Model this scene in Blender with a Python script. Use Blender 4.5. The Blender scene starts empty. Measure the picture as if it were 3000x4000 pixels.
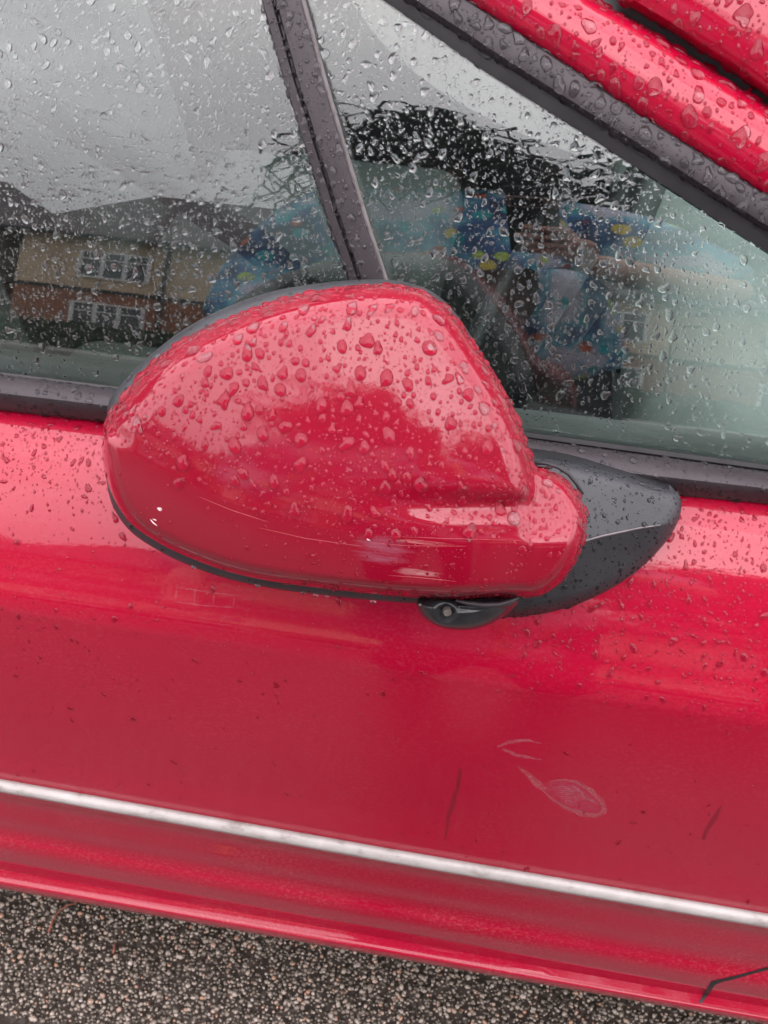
import bpy, bmesh, math, random
import numpy as np
from mathutils import Vector, Matrix
from mathutils.bvhtree import BVHTree
from mathutils import noise as mnoise

random.seed(7); RNG = np.random.default_rng(11)
S = bpy.context.scene
COL = S.collection
PI = math.pi

# ------------------------------------------------------------------ camera
YAW, PITCH, ROLL = map(math.radians, (7.5, 40.0, 3.0))
CAM = np.array([0.0, -0.62, 1.32])
Fv = np.array([-math.sin(YAW)*math.cos(PITCH), math.cos(YAW)*math.cos(PITCH), -math.sin(PITCH)])
R0 = np.array([math.cos(YAW), math.sin(YAW), 0.0]); U0 = np.cross(R0, Fv)
Rv = math.cos(ROLL)*R0 + math.sin(ROLL)*U0
Uv = -math.sin(ROLL)*R0 + math.cos(ROLL)*U0
cam_data = bpy.data.cameras.new('camera'); cam = bpy.data.objects.new('camera', cam_data); COL.objects.link(cam)
cam_data.sensor_fit = 'VERTICAL'; cam_data.sensor_height = 36.0; cam_data.lens = 36.0
cam_data.clip_start = 0.01; cam_data.clip_end = 500
cam_data.dof.use_dof = True; cam_data.dof.focus_distance = 0.56; cam_data.dof.aperture_fstop = 26.0
M = Matrix(((Rv[0], Uv[0], -Fv[0], CAM[0]), (Rv[1], Uv[1], -Fv[1], CAM[1]), (Rv[2], Uv[2], -Fv[2], CAM[2]), (0, 0, 0, 1)))
cam.matrix_world = M
S.camera = cam

# ------------------------------------------------------------------ world (overcast daylight)
SUN_EL, SUN_ROT = math.radians(48), math.radians(200)
W = bpy.data.worlds.new('World'); S.world = W; W.use_nodes = True
nt = W.node_tree; nt.nodes.clear()
out = nt.nodes.new('ShaderNodeOutputWorld'); bg = nt.nodes.new('ShaderNodeBackground')
sky = nt.nodes.new('ShaderNodeTexSky'); sky.sky_type = 'NISHITA'; sky.sun_disc = False
sky.sun_elevation = SUN_EL; sky.sun_rotation = SUN_ROT; sky.air_density = 1.0; sky.dust_density = 4.0
tc = nt.nodes.new('ShaderNodeTexCoord'); nz = nt.nodes.new('ShaderNodeTexNoise')
nz.inputs['Scale'].default_value = 2.2; nz.inputs['Detail'].default_value = 5; nz.inputs['Roughness'].default_value = 0.55
rp = nt.nodes.new('ShaderNodeValToRGB')
rp.color_ramp.elements[0].position = 0.3; rp.color_ramp.elements[0].color = (12.0, 11.0, 11.9, 1)
rp.color_ramp.elements[1].position = 0.72; rp.color_ramp.elements[1].color = (19.5, 18.0, 19.1, 1)
mx = nt.nodes.new('ShaderNodeMix'); mx.data_type = 'RGBA'; mx.inputs[0].default_value = 0.93
nt.links.new(tc.outputs['Generated'], nz.inputs['Vector']); nt.links.new(nz.outputs['Fac'], rp.inputs['Fac'])
nt.links.new(sky.outputs['Color'], mx.inputs[6]); nt.links.new(rp.outputs['Color'], mx.inputs[7])
# overcast sky: the zenith is brighter than the horizon
sx = nt.nodes.new('ShaderNodeSeparateXYZ'); nt.links.new(tc.outputs['Generated'], sx.inputs[0])
mr = nt.nodes.new('ShaderNodeMapRange'); mr.inputs['From Min'].default_value = 0; mr.inputs['From Max'].default_value = 1
mr.inputs['To Min'].default_value = .80; mr.inputs['To Max'].default_value = 1.28; nt.links.new(sx.outputs['Z'], mr.inputs['Value'])
vm = nt.nodes.new('ShaderNodeVectorMath'); vm.operation = 'SCALE'; nt.links.new(mx.outputs[2], vm.inputs[0]); nt.links.new(mr.outputs[0], vm.inputs['Scale'])
nt.links.new(vm.outputs[0], bg.inputs['Color']); bg.inputs['Strength'].default_value = 0.15
nt.links.new(bg.outputs[0], out.inputs[0])

sun_d = bpy.data.lights.new('sun', 'SUN'); sun_d.energy = 0.5; sun_d.angle = math.radians(45); sun_d.color = (1, .97, .93)
sun = bpy.data.objects.new('sun', sun_d); COL.objects.link(sun)
sd = Vector((0.30*math.cos(SUN_EL), -0.95*math.cos(SUN_EL), math.sin(SUN_EL)))
sun.rotation_euler = sd.to_track_quat('Z', 'Y').to_euler()
sun.location = (2, -4, 6)

S.view_settings.view_transform = 'Standard'; S.view_settings.look = 'None'
S.view_settings.exposure = 0.68; S.view_settings.gamma = 1.0; S.view_settings.use_curve_mapping = False
S.cycles.max_bounces = 14; S.cycles.transmission_bounces = 12; S.cycles.transparent_max_bounces = 16
S.cycles.glossy_bounces = 6; S.cycles.sample_clamp_indirect = 6.0; S.cycles.use_denoising = True

# ------------------------------------------------------------------ pixel helpers (3000 x 4000 photograph)
V = 1659/3000.0
def ray(px, py):
    d = Fv + Rv*(px-1500)/4000.0 - Uv*(py-2000)/4000.0
    return d/np.linalg.norm(d)
def rayv(x, y): return ray(x/V, y/V)
def on_y(px, py, yp):
    d = ray(px, py); return CAM + d*((yp-CAM[1])/d[1])
def on_plane(d, P0, A, h):
    return CAM + d*(((P0 + A*h - CAM) @ A)/(d @ A))
def project(P):
    D = np.asarray(P) - CAM
    z = D @ Fv
    return 1500 + 4000*(D @ Rv)/z, 2000 - 4000*(D @ Uv)/z

# ------------------------------------------------------------------ object helpers
def prop(o, label=None, cat=None, group=None, kind=None):
    if label: o['label'] = label
    if cat: o['category'] = cat
    if group: o['group'] = group
    if kind: o['kind'] = kind
    return o
def empty(name, loc=(0, 0, 0), parent=None):
    o = bpy.data.objects.new(name, None); COL.objects.link(o); o.location = loc; o.empty_display_size = .1
    if parent: o.parent = parent
    return o
def mesh(name, verts, faces, mat=None, parent=None, smooth=True, sharp=None):
    me = bpy.data.meshes.new(name)
    me.from_pydata([tuple(map(float, v)) for v in verts], [], [tuple(int(i) for i in f) for f in faces])
    me.update()
    if smooth:
        me.polygons.foreach_set('use_smooth', [True]*len(me.polygons))
        if sharp: me.set_sharp_from_angle(angle=math.radians(sharp))
    if mat: me.materials.append(mat)
    o = bpy.data.objects.new(name, me); COL.objects.link(o)
    if parent: o.parent = parent
    return o
def from_bm(name, bm, mat=None, parent=None, smooth=False, sharp=35):
    me = bpy.data.meshes.new(name); bm.normal_update(); bm.to_mesh(me); bm.free()
    if smooth:
        me.polygons.foreach_set('use_smooth', [True]*len(me.polygons)); me.set_sharp_from_angle(angle=math.radians(sharp))
    if mat: me.materials.append(mat)
    o = bpy.data.objects.new(name, me); COL.objects.link(o)
    if parent: o.parent = parent
    return o
def bm_box(bm, c, s, rot=None, bevel=0):
    r = bmesh.ops.create_cube(bm, size=1)
    vs = r['verts']
    bmesh.ops.scale(bm, vec=s, verts=vs)
    if bevel:
        es = list({e for v in vs for e in v.link_edges})
        rr = bmesh.ops.bevel(bm, geom=es, offset=bevel, segments=3, profile=.5, affect='EDGES')
        vs = list({v for f in rr['faces'] for v in f.verts} | {v for v in vs if v.is_valid})
    if rot is not None: bmesh.ops.rotate(bm, cent=(0, 0, 0), matrix=rot, verts=vs)
    bmesh.ops.translate(bm, vec=c, verts=vs)
    return vs
def box(name, c, s, mat, parent=None, rot=None, bevel=0):
    bm = bmesh.new(); bm_box(bm, c, s, rot, bevel)
    return from_bm(name, bm, mat, parent, smooth=bevel > 0)
def tube(name, pts, rad, mat, parent=None, n=10, closed=False):
    pts = [np.array(p, float) for p in pts]; m = len(pts)
    if not hasattr(rad, '__len__'): rad = [rad]*m
    verts, faces = [], []
    up = np.array([0.13, .21, .97])
    for i, p in enumerate(pts):
        a = pts[(i-1) % m] if (i > 0 or closed) else p; b = pts[(i+1) % m] if (i < m-1 or closed) else p
        t = b-a; t /= np.linalg.norm(t)+1e-12
        u = np.cross(up, t); u /= np.linalg.norm(u)+1e-9; w = np.cross(t, u)
        for k in range(n):
            an = 2*PI*k/n; verts.append(p + rad[i]*(math.cos(an)*u + math.sin(an)*w))
    for i in range(m if closed else m-1):
        j = (i+1) % m
        for k in range(n): faces.append((i*n+k, i*n+(k+1) % n, j*n+(k+1) % n, j*n+k))
    if not closed:
        faces.append(tuple(range(n))[::-1]); faces.append(tuple((m-1)*n+k for k in range(n)))
    return mesh(name, verts, faces, mat, parent)
def grid_mesh(name, G, mat, parent=None, flip=False, smooth=True, sharp=None, thick=None):
    G = np.asarray(G); a, b = G.shape[:2]
    faces = []
    for i in range(a-1):
        for j in range(b-1):
            f = (i*b+j, i*b+j+1, (i+1)*b+j+1, (i+1)*b+j)
            faces.append(f[::-1] if flip else f)
    o = mesh(name, G.reshape(-1, 3), faces, mat, parent, smooth, sharp)
    if thick:
        md = o.modifiers.new('s', 'SOLIDIFY'); md.thickness = thick; md.offset = -1
    return o

# ------------------------------------------------------------------ materials
def newmat(name):
    m = bpy.data.materials.new(name); m.use_nodes = True
    n = m.node_tree.nodes; b = n['Principled BSDF']
    return m, m.node_tree, b
def add_noise(t, scale, detail=4, rough=.6, coord='Object', stretch=None):
    tcn = t.nodes.new('ShaderNodeTexCoord'); n = t.nodes.new('ShaderNodeTexNoise')
    n.inputs['Scale'].default_value = scale; n.inputs['Detail'].default_value = detail; n.inputs['Roughness'].default_value = rough
    if stretch:
        mp = t.nodes.new('ShaderNodeMapping'); mp.inputs['Scale'].default_value = stretch
        t.links.new(tcn.outputs[coord], mp.inputs['Vector']); t.links.new(mp.outputs[0], n.inputs['Vector'])
    else: t.links.new(tcn.outputs[coord], n.inputs['Vector'])
    return n
def ramp(t, src, stops):
    r = t.nodes.new('ShaderNodeValToRGB'); e = r.color_ramp.elements
    while len(e) < len(stops): e.new(.5)
    for k, (p, c) in enumerate(stops):
        e[k].position = p; e[k].color = (c, c, c, 1) if not hasattr(c, '__len__') else (*c, 1)
    t.links.new(src, r.inputs['Fac']); return r
def bump(t, b, src, strength, dist, inp='Normal'):
    bp = t.nodes.new('ShaderNodeBump'); bp.inputs['Strength'].default_value = strength; bp.inputs['Distance'].default_value = dist
    t.links.new(src, bp.inputs['Height']); t.links.new(bp.outputs[0], b.inputs[inp]); return bp
def mixc(t, fac, a, b):
    m = t.nodes.new('ShaderNodeMix'); m.data_type = 'RGBA'
    for s, v in ((0, fac), (6, a), (7, b)):
        if hasattr(v, 'links') or isinstance(v, bpy.types.NodeSocket): t.links.new(v, m.inputs[s])
        else: m.inputs[s].default_value = v if s == 0 else (*v, 1)
    return m.outputs[2]
def simple(name, col, rough=.5, metal=0, nscale=None, namt=.25, bscale=None, bstr=.2, bdist=.001, spec=.5, coat=0):
    m, t, b = newmat(name)
    b.inputs['Base Color'].default_value = (*col, 1); b.inputs['Roughness'].default_value = rough; b.inputs['Metallic'].default_value = metal
    b.inputs['Specular IOR Level'].default_value = spec; b.inputs['Coat Weight'].default_value = coat
    if nscale:
        n = add_noise(t, nscale); r = ramp(t, n.outputs['Fac'], [(.3, tuple(c*(1-namt) for c in col)), (.7, tuple(min(1, c*(1+namt)) for c in col))])
        t.links.new(r.outputs[0], b.inputs['Base Color'])
    if bscale:
        n2 = add_noise(t, bscale, 3); bump(t, b, n2.outputs['Fac'], bstr, bdist)
    return m

def paint(name, base, dirt=0.0, scuff=False):
    m, t, b = newmat(name)
    n = add_noise(t, 900, 2, .5)
    col = mixc(t, n.outputs['Fac'], tuple(c*.93 for c in base), tuple(min(1, c*1.07) for c in base))
    rgh = None
    if dirt:
        # road film: fine dust flecks, streaked slightly along the car, with a shape of their own
        d1 = add_noise(t, 420, 5, .75, stretch=(.7, 1, 1)); d2 = add_noise(t, 9, 4, .6)
        f1 = ramp(t, d1.outputs['Fac'], [(.5, 0.0), (.62, 1.0)]); f2 = ramp(t, d2.outputs['Fac'], [(.38, .25), (.7, 1.0)])
        mu = t.nodes.new('ShaderNodeMath'); mu.operation = 'MULTIPLY'
        t.links.new(f1.outputs[0], mu.inputs[0]); t.links.new(f2.outputs[0], mu.inputs[1])
        mu2 = t.nodes.new('ShaderNodeMath'); mu2.operation = 'MULTIPLY'; mu2.inputs[1].default_value = dirt
        t.links.new(mu.outputs[0], mu2.inputs[0])
        col = mixc(t, mu2.outputs[0], col, (.42, .13, .13))
        r2 = ramp(t, d2.outputs['Fac'], [(.3, .03), (.75, .03+.2*dirt)]); rgh = r2.outputs[0]
    t.links.new(col, b.inputs['Base Color'])
    b.inputs['Roughness'].default_value = .45; b.inputs['Metallic'].default_value = 0
    b.inputs['Specular IOR Level'].default_value = .08
    b.inputs['Coat Weight'].default_value = 1; b.inputs['Coat IOR'].default_value = 1.5; b.inputs['Coat Roughness'].default_value = .045
    if rgh is not None: t.links.new(rgh, b.inputs['Coat Roughness'])
    o = add_noise(t, 300, 2); bump(t, b, o.outputs['Fac'], .06, .0004, 'Coat Normal')
    return m, t, b, col

RED = (.30, .0003, .0200)
PAINT = paint('red_paint', RED)[0]
PAINT_DOOR = paint('red_door_paint', RED, dirt=.10)[0]
PAINT_DIRTY = paint('red_paint_road_film', RED, dirt=.34)[0]
PAINT_MIRROR, mt, mb, mcol = paint('red_mirror_paint', (.205, .0005, .0128))

TRIM = simple('grey_rubber_trim', (.026, .021, .024), .46, spec=.38, bscale=900, bstr=.25, bdist=.0004, nscale=60, namt=.2)
TRIM_LIGHT = simple('weathered_edge_and_highlight', (.15, .135, .135), .45, nscale=80, namt=.3)  # pale divider edge; also paints the highlight on the mirror foot
BLACK = simple('black_rubber', (.012, .012, .013), .5, nscale=50, namt=.4)
PLASTIC = simple('grained_black_plastic', (.020, .022, .025), .42, bscale=1500, bstr=.5, bdist=.0004, nscale=35, namt=.3)
PLASTIC_D = simple('dark_gloss_plastic', (.015, .017, .019), .25, nscale=90, namt=.5)
METAL = simple('screw_metal', (.25, .23, .21), .4, metal=.8, nscale=300, namt=.5)

def chrome():
    m, t, b = newmat('weathered_bright_trim')
    n = add_noise(t, 45, 6, .7, stretch=(.8, 1, 2)); r = ramp(t, n.outputs['Fac'], [(.34, (.22, .20, .18)), (.46, (.33, .315, .295)), (.75, (.41, .395, .38))])
    t.links.new(r.outputs[0], b.inputs['Base Color']); b.inputs['Metallic'].default_value = .1
    b.inputs['Roughness'].default_value = .35
    n2 = add_noise(t, 240, 4); bump(t, b, n2.outputs['Fac'], .2, .0006)
    return m
CHROME = chrome()

def glass(name, tint):
    m, t, b = newmat(name); t.nodes.remove(b); o = t.nodes['Material Output']
    fr = t.nodes.new('ShaderNodeFresnel'); fr.inputs['IOR'].default_value = 1.72
    tr = t.nodes.new('ShaderNodeBsdfTransparent'); tr.inputs['Color'].default_value = (*tint, 1)
    gl = t.nodes.new('ShaderNodeBsdfGlossy'); gl.inputs['Roughness'].default_value = 0.0
    mxs = t.nodes.new('ShaderNodeMixShader')
    t.links.new(fr.outputs[0], mxs.inputs[0]); t.links.new(tr.outputs[0], mxs.inputs[1]); t.links.new(gl.outputs[0], mxs.inputs[2])
    t.links.new(mxs.outputs[0], o.inputs[0]); return m
GLASS = glass('green_tinted_glass', (.79, .87, .84))
def water():
    m, t, b = newmat('rain_water')
    b.inputs['Base Color'].default_value = (1, 1, 1, 1); b.inputs['Transmission Weight'].default_value = 1
    b.inputs['IOR'].default_value = 1.333; b.inputs['Roughness'].default_value = 0.0
    return m
WATER = water()

# ------------------------------------------------------------------ ground
def tarmac():
    m, t, b = newmat('wet_tarmac')
    tcn = t.nodes.new('ShaderNodeTexCoord'); v = t.nodes.new('ShaderNodeTexVoronoi'); v.inputs['Scale'].default_value = 190
    t.links.new(tcn.outputs['Object'], v.inputs['Vector'])
    r = ramp(t, v.outputs['Color'], [(.2, (.018, .013, .009)), (.55, (.04, .03, .024)), (.9, (.08, .065, .055))])
    n = add_noise(t, 3, 4); c = mixc(t, n.outputs['Fac'], (.035, .03, .026), (.06, .055, .05))
    t.links.new(mixc(t, .75, c, r.outputs[0]), b.inputs['Base Color'])
    b.inputs['Roughness'].default_value = .28
    bump(t, b, v.outputs['Distance'], -.8, .003)
    return m
TARMAC = tarmac()
g = mesh('ground', [(-160, -160, 0), (160, -160, 0), (160, 160, 0), (-160, 160, 0)], [(0, 1, 2, 3)], TARMAC, smooth=False)
prop(g, kind='structure')
pv = simple('pavement_slabs', (.26, .25, .235), .55, nscale=2, namt=.2)
kerb = box('pavement', (0, -14.5, .06), (120, 2.2, .13), pv); prop(kerb, kind='structure')

def stone_mat():
    m, t, b = newmat('wet_stone_chips')
    gi = t.nodes.new('ShaderNodeNewGeometry')
    r = ramp(t, gi.outputs['Random Per Island'], [(0, (.05, .040, .028)), (.3, (.11, .090, .068)), (.6, (.22, .185, .148)), (.88, (.34, .295, .245)), (.985, (.34, .18, .11)), (1, (.40, .36, .32))])
    t.links.new(r.outputs[0], b.inputs['Base Color']); b.inputs['Roughness'].default_value = .24
    b.inputs['Specular IOR Level'].default_value = .6
    return m
def chips():
    # octahedral-ish pebbles bedded in the tarmac over the strip the picture shows
    t = (1+5**.5)/2
    iv = np.array([(-1, t, 0), (1, t, 0), (-1, -t, 0), (1, -t, 0), (0, -1, t), (0, 1, t), (0, -1, -t), (0, 1, -t), (t, 0, -1), (t, 0, 1), (-t, 0, -1), (-t, 0, 1)])
    iv /= np.linalg.norm(iv[0])
    fc = np.array([(0, 11, 5), (0, 5, 1), (0, 1, 7), (0, 7, 10), (0, 10, 11), (1, 5, 9), (5, 11, 4), (11, 10, 2), (10, 7, 6), (7, 1, 8), (3, 9, 4), (3, 4, 2), (3, 2, 6), (3, 6, 8), (3, 8, 9), (4, 9, 5), (2, 4, 11), (6, 2, 10), (8, 6, 7), (9, 8, 1)])
    x0, x1, y0, y1 = -.64, .74, -.12, .34
    step = .0049; nx, ny = int((x1-x0)/step), int((y1-y0)/step)
    gx, gy = np.meshgrid(np.arange(nx), np.arange(ny)); gx = gx.ravel(); gy = gy.ravel(); N = len(gx)
    cx = x0 + (gx + .5*(gy % 2) + RNG.uniform(-.42, .42, N))*step; cy = y0 + (gy + RNG.uniform(-.42, .42, N))*step
    keep = RNG.random(N) < .9; cx, cy = cx[keep], cy[keep]; N = len(cx)
    rad = .5*step*RNG.lognormal(0, .28, N)*1.0
    rad = np.clip(rad, .0010, .0040)
    sc = np.stack([rad*RNG.uniform(.8, 1.35, N), rad*RNG.uniform(.7, 1.1, N), rad*RNG.uniform(.55, .95, N)], 1)
    an = RNG.uniform(0, 2*PI, N); c, s = np.cos(an), np.sin(an)
    P = iv[None]*(1 + RNG.uniform(-.22, .22, (N, 12, 1)))*sc[:, None, :]
    X = P[..., 0]*c[:, None] - P[..., 1]*s[:, None]; Y = P[..., 0]*s[:, None] + P[..., 1]*c[:, None]
    Z = P[..., 2] + RNG.uniform(-.0008, .0016, N)[:, None]
    Vt = np.stack([X + cx[:, None], Y + cy[:, None], Z], -1).reshape(-1, 3)
    Fc = (fc[None] + 12*np.arange(N)[:, None, None]).reshape(-1, 3)
    me = bpy.data.meshes.new('stone_chips'); me.vertices.add(len(Vt)); me.vertices.foreach_set('co', Vt.ravel())
    me.loops.add(Fc.size); me.loops.foreach_set('vertex_index', Fc.ravel().astype(np.int32))
    me.polygons.add(len(Fc)); me.polygons.foreach_set('loop_start', np.arange(0, Fc.size, 3, dtype=np.int32))
    me.polygons.foreach_set('use_smooth', np.ones(len(Fc), bool)); me.update(calc_edges=True)
    me.materials.append(stone_mat()); o = bpy.data.objects.new('stone_chips', me); COL.objects.link(o)
    prop(o, 'wet pale and brown stone chips bedded in the road beneath the red car', 'gravel', kind='stuff')
chips()

# ------------------------------------------------------------------ car body surface
car = empty('car', (0, .8, 0))
prop(car, 'red car beaded with rain, seen at its door and folded wing mirror', 'car')
def P(o):                         # keep world position when parenting under the car
    par = o.parent
    o.matrix_parent_inverse = Matrix.Translation((0, -.8, 0)) if par is car else Matrix.Identity(4)
    return o
# the side glass lies on a cylinder whose axis runs along the car
RG = 1.1; EB = math.radians(15); ZB = .895
GYC = .016 + RG*math.cos(EB); GZC = ZB - RG*math.sin(EB)
def on_cyl(px, py, h=0.0):
    d = ray(px, py); r = RG + h
    o = CAM[1:] - np.array([GYC, GZC]); dd = d[1:]
    a = dd @ dd; b = 2*(o @ dd); c = o @ o - r*r; disc = max(b*b - 4*a*c, 0)
    return CAM + d*((-b - math.sqrt(disc))/(2*a))
def cyl_pt(x, z, h=0.0):
    s = (z - GZC)/RG; s = min(.999, max(-.999, s)); e = math.asin(s)
    return np.array([x, GYC - (RG+h)*math.cos(e), GZC + (RG+h)*s])
def lerp(a, b, t): return a + (b-a)*t
def interp_poly(pts, t):
    pts = np.array(pts, float); L = np.r_[0, np.cumsum(np.linalg.norm(np.diff(pts, axis=0), axis=1))]; L /= L[-1]
    return np.array([np.interp(t, L, pts[:, k]) for k in range(pts.shape[1])])
def ribbon(name, A, B, profile, mat, parent, surf, n=60, sharp=40, flip=False):
    """strip between pixel polylines A and B; profile = [(across, height)]"""
    G = []
    for i in range(n+1):
        a = interp_poly(A, i/n); b = interp_poly(B, i/n)
        G.append([surf(*(a + (b-a)*t), h) for t, h in profile])
    return grid_mesh(name, G, mat, parent, flip=flip, sharp=sharp)
def v2(*pts): return [(x/V, y/V) for x, y in pts]

# door: rows of (left, middle, right pixel heights at x=0,1500,3000 , y depth)
rowdef = [
 (1560, 1745, 1925,  .004),
 (1600, 1785, 1965, -.012),
 (1640, 1828, 2015, -.022),
 (1800, 1995, 2190, -.049),
 (2000, 2205, 2415, -.0735),
 (2200, 2415, 2640, -.0940),
 (2366, 2592, 2824, -.1095),
 (2380, 2608, 2842, -.1102),
 (2410, 2640, 2876, -.1108),
 (2560, 2795, 3035, -.1125),
 (2750, 3000, 3240, -.1122),
 (2930, 3190, 3440, -.1105),
 (3060, 3325, 3590, -.1100),
 (3100, 3370, 3628, -.1065),
 (3120, 3392, 3652, -.1020),
 (3190, 3460, 3722, -.1000),
 (3262, 3540, 3805, -.0985),
 (3285, 3565, 3830, -.1010),
 (3345, 3625, 3890, -.0995),
 (3425, 3700, 3960, -.0940),
 (3442, 3716, 3975, -.0975),
 (3458, 3731, 3989, -.0970),
 (3470, 3742, 3999, -.0880),
]
ROWF = []
for (a, b, c, y) in rowdef:
    pts = [on_y(0, a, y), on_y(1500, b, y), on_y(3000, c, y)]
    k = np.polyfit([p[0] for p in pts], [p[2] for p in pts], 1); ROWF.append((k, y))
print('elev', [round(math.degrees(math.atan2(-(ROWF[i+1][1]-ROWF[i][1]), ROWF[i][0][1]-ROWF[i+1][0][1]))) for i in range(len(ROWF)-1)])
print('slopes', [round(float(k[0]), 3) for k, y in ROWF], 'z', [round(float(k[1]), 3) for k, y in ROWF])
def door_rows(x):
    return np.array([(y, np.polyval(k, max(-1.2, min(1.0, x)))) for k, y in ROWF])
def smooth_rows(R, sub=5):
    # chord-length PCHIP-like resample, keeps creases because rows are tight there
    out = []
    n = len(R)
    for i in range(n-1):
        p0 = R[max(i-1, 0)]; p1 = R[i]; p2 = R[i+1]; p3 = R[min(i+2, n-1)]
        d1 = np.linalg.norm(p1-p0)+1e-6; d2 = np.linalg.norm(p2-p1)+1e-6; d3 = np.linalg.norm(p3-p2)+1e-6
        m1 = ((p1-p0)/d1*d2 + (p2-p1)/d2*d1)/(d1+d2)*d2; m2 = ((p2-p1)/d2*d3 + (p3-p2)/d3*d2)/(d2+d3)*d2
        for s in range(sub):
            t = s/sub; t2 = t*t; t3 = t2*t
            out.append((2*t3-3*t2+1)*p1 + (t3-2*t2+t)*m1 + (-2*t3+3*t2)*p2 + (t3-t2)*m2)
    out.append(R[-1]); return np.array(out)
XS = np.r_[np.linspace(-1.3, -.6, 8), np.linspace(-.56, .62, 60), np.linspace(.68, 1.05, 6)]
NROW = len(rowdef); ISTRIP = 13*5
G = [[(x, r[0], r[1]) for r in smooth_rows(door_rows(x))] for x in XS]
G = np.array(G)
door = P(grid_mesh('front_door', G[:, :ISTRIP+1], PAINT_DOOR, car, flip=False))
sill = P(grid_mesh('sill', G[:, ISTRIP:], PAINT_DIRTY, car, flip=False, sharp=30))
# underside return and body floor
bot = G[:, -1]
P(grid_mesh('sill_underside', np.stack([bot, bot + np.array([0, .07, -.012]), bot + np.array([0, .30, .0])], 1), BLACK, car))
def bvh_of(objs):
    vs, fs = [], []
    for o in objs:
        k = len(vs); mw = Matrix.Identity(4)
        vs += [v.co.copy() for v in o.data.vertices]; fs += [[k+i for i in p.vertices] for p in o.data.polygons]
    return BVHTree.FromPolygons(vs, fs)
BODY = bvh_of([door, sill])
def on_body(px, py, h=0.0):
    d = Vector(ray(px, py)); loc, nor, idx, dist = BODY.ray_cast(Vector(CAM), d)
    if loc is None: return on_y(px, py, -.08)
    if nor.dot(d) > 0: nor = -nor
    return np.array(loc + nor*h)

# bright waist strip low on the door
A = [(-700, 2915), (0, 3040), (1500, 3308), (3000, 3566), (3600, 3668)]
B = [(-700, 2968), (0, 3094), (1500, 3366), (3000, 3626), (3600, 3730)]
def body_lin(px, py, h):
    return on_y(px, py, -.1095 - h)
st = P(ribbon('trim_strip', A, B, [(-.02, -.008), (0, -.001), (.06, .002), (.25, .0050), (.6, .0085), (.86, .0105), (.96, .0095), (1, .004), (1.02, -.006)], CHROME, door, body_lin, n=80, sharp=60))
st['label'] = 'weathered silvery trim strip, dusty along its lower edge'

# belt moulding under the glass (convex, grey upper face, dark lower face)
A = v2((-250, 782), (0, 812), (240, 842), (1140, 952), (1659, 1022), (1950, 1062))
B = v2((-250, 852), (0, 886), (240, 912), (1140, 1042), (1659, 1088), (1950, 1130))
P(ribbon('belt_moulding', A, B, [(-.06, -.018), (-.02, -.004), (.03, .001), (.07, .0035), (.40, .0135), (.50, .0155), (.60, .0160), (.85, .0135), (1.0, .010), (1.03, -.006)], TRIM, door, lambda x, y, h: on_y(x, y, -.006-h), n=80, sharp=35))
A = v2((-250, 771), (0, 803), (240, 833), (1140, 932), (1659, 1003), (1950, 1043))
B = v2((-250, 786), (0, 816), (240, 846), (1140, 956), (1659, 1026), (1950, 1066))
P(ribbon('glass_seal', A, B, [(0, -.002), (.08, .003), (.5, .004), (1, .001), (1.1, -.01)], BLACK, door, lambda x, y, h: on_cyl(x, y, h), n=60))

# window divider bar
A = v2((505, -150), (565, 0), (612, 170), (668, 345), (710, 480), (757, 612), (800, 740), (850, 880))
B = v2((605, -150), (660, 0), (706, 170), (757, 345), (798, 480), (838, 602), (880, 740), (930, 880))
P(ribbon('window_divider', A, B, [(-.02, -.012), (0, .001), (.03, .006), (.22, .0075), (.27, .0045), (.31, .0045), (.34, .0105), (.5, .0118), (.86, .0105), (.90, .0095), (.91, -.004)], TRIM, door, on_cyl, n=60, sharp=32))
A2 = [tuple(lerp(np.array(a), np.array(b), .895)) for a, b in zip(A, B)]
P(ribbon('divider_edge', A2, B, [(0, -.003), (.05, .0092), (.5, .0100), (.95, .008), (1, -.006)], TRIM_LIGHT, door, on_cyl, n=60))
# pillar trim (diagonal), seals
PA = v2((760, -200), (945, -35), (1010, 0), (1180, 110), (1390, 252), (1659, 424), (1950, 612))
PB = v2((620, -200), (800, -48), (868, 0), (1080, 140), (1300, 278), (1659, 506), (1950, 690))
P(ribbon('pillar_trim', PA, PB, [(-.06, -.01), (-.02, .006), (.05, .010), (.4, .013), (.78, .0115), (.9, .008), (.96, .003), (.98, -.01)], TRIM, door, on_cyl, n=60, sharp=35))
PC = v2((560, -200), (750, -50), (830, 0), (1050, 155), (1280, 300), (1659, 545), (1950, 730))
P(ribbon('pillar_seal', [tuple(lerp(np.array(a), np.array(b), .9)) for a, b in zip(PA, PB)], PC, [(0, -.004), (.1, .003), (.6, .002), (1, .0005), (1.02, -.004)], BLACK, door, on_cyl, n=60))
# red window frame and roof-side panel with the dark shut line between
FA = v2((1180, -200), (1225, -90), (1278, 0), (1400, 68), (1530, 152), (1659, 236), (1950, 425))
P(ribbon('window_frame', FA, PA, [(-.05, -.018), (-.01, -.006), (.03, .003), (.12, .0095), (.35, .0155), (.62, .0160), (.85, .0125), (.97, .0085), (1.04, .002)], PAINT, door, on_cyl, n=60))
FC = v2((1240, -200), (1285, -90), (1330, 0), (1440, 64), (1560, 142), (1659, 212), (1950, 400))
P(ribbon('shut_line', FC, FA, [(-.3, -.016), (.5, -.019), (1.3, -.018)], BLACK, car, on_cyl, n=40))
FD = v2((2100, -200), (2100, -160), (2100, -100), (2100, -80), (2100, -50), (2110, 0), (2400, 150))
pil = P(ribbon('roof_pillar', FD, FC, [(0, .014), (.25, .015), (.5, .013), (.75, .0105), (.90, .0075), (.955, .003), (.985, -.005), (1.0, -.018)], PAINT, car, on_cyl, n=60))

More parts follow.
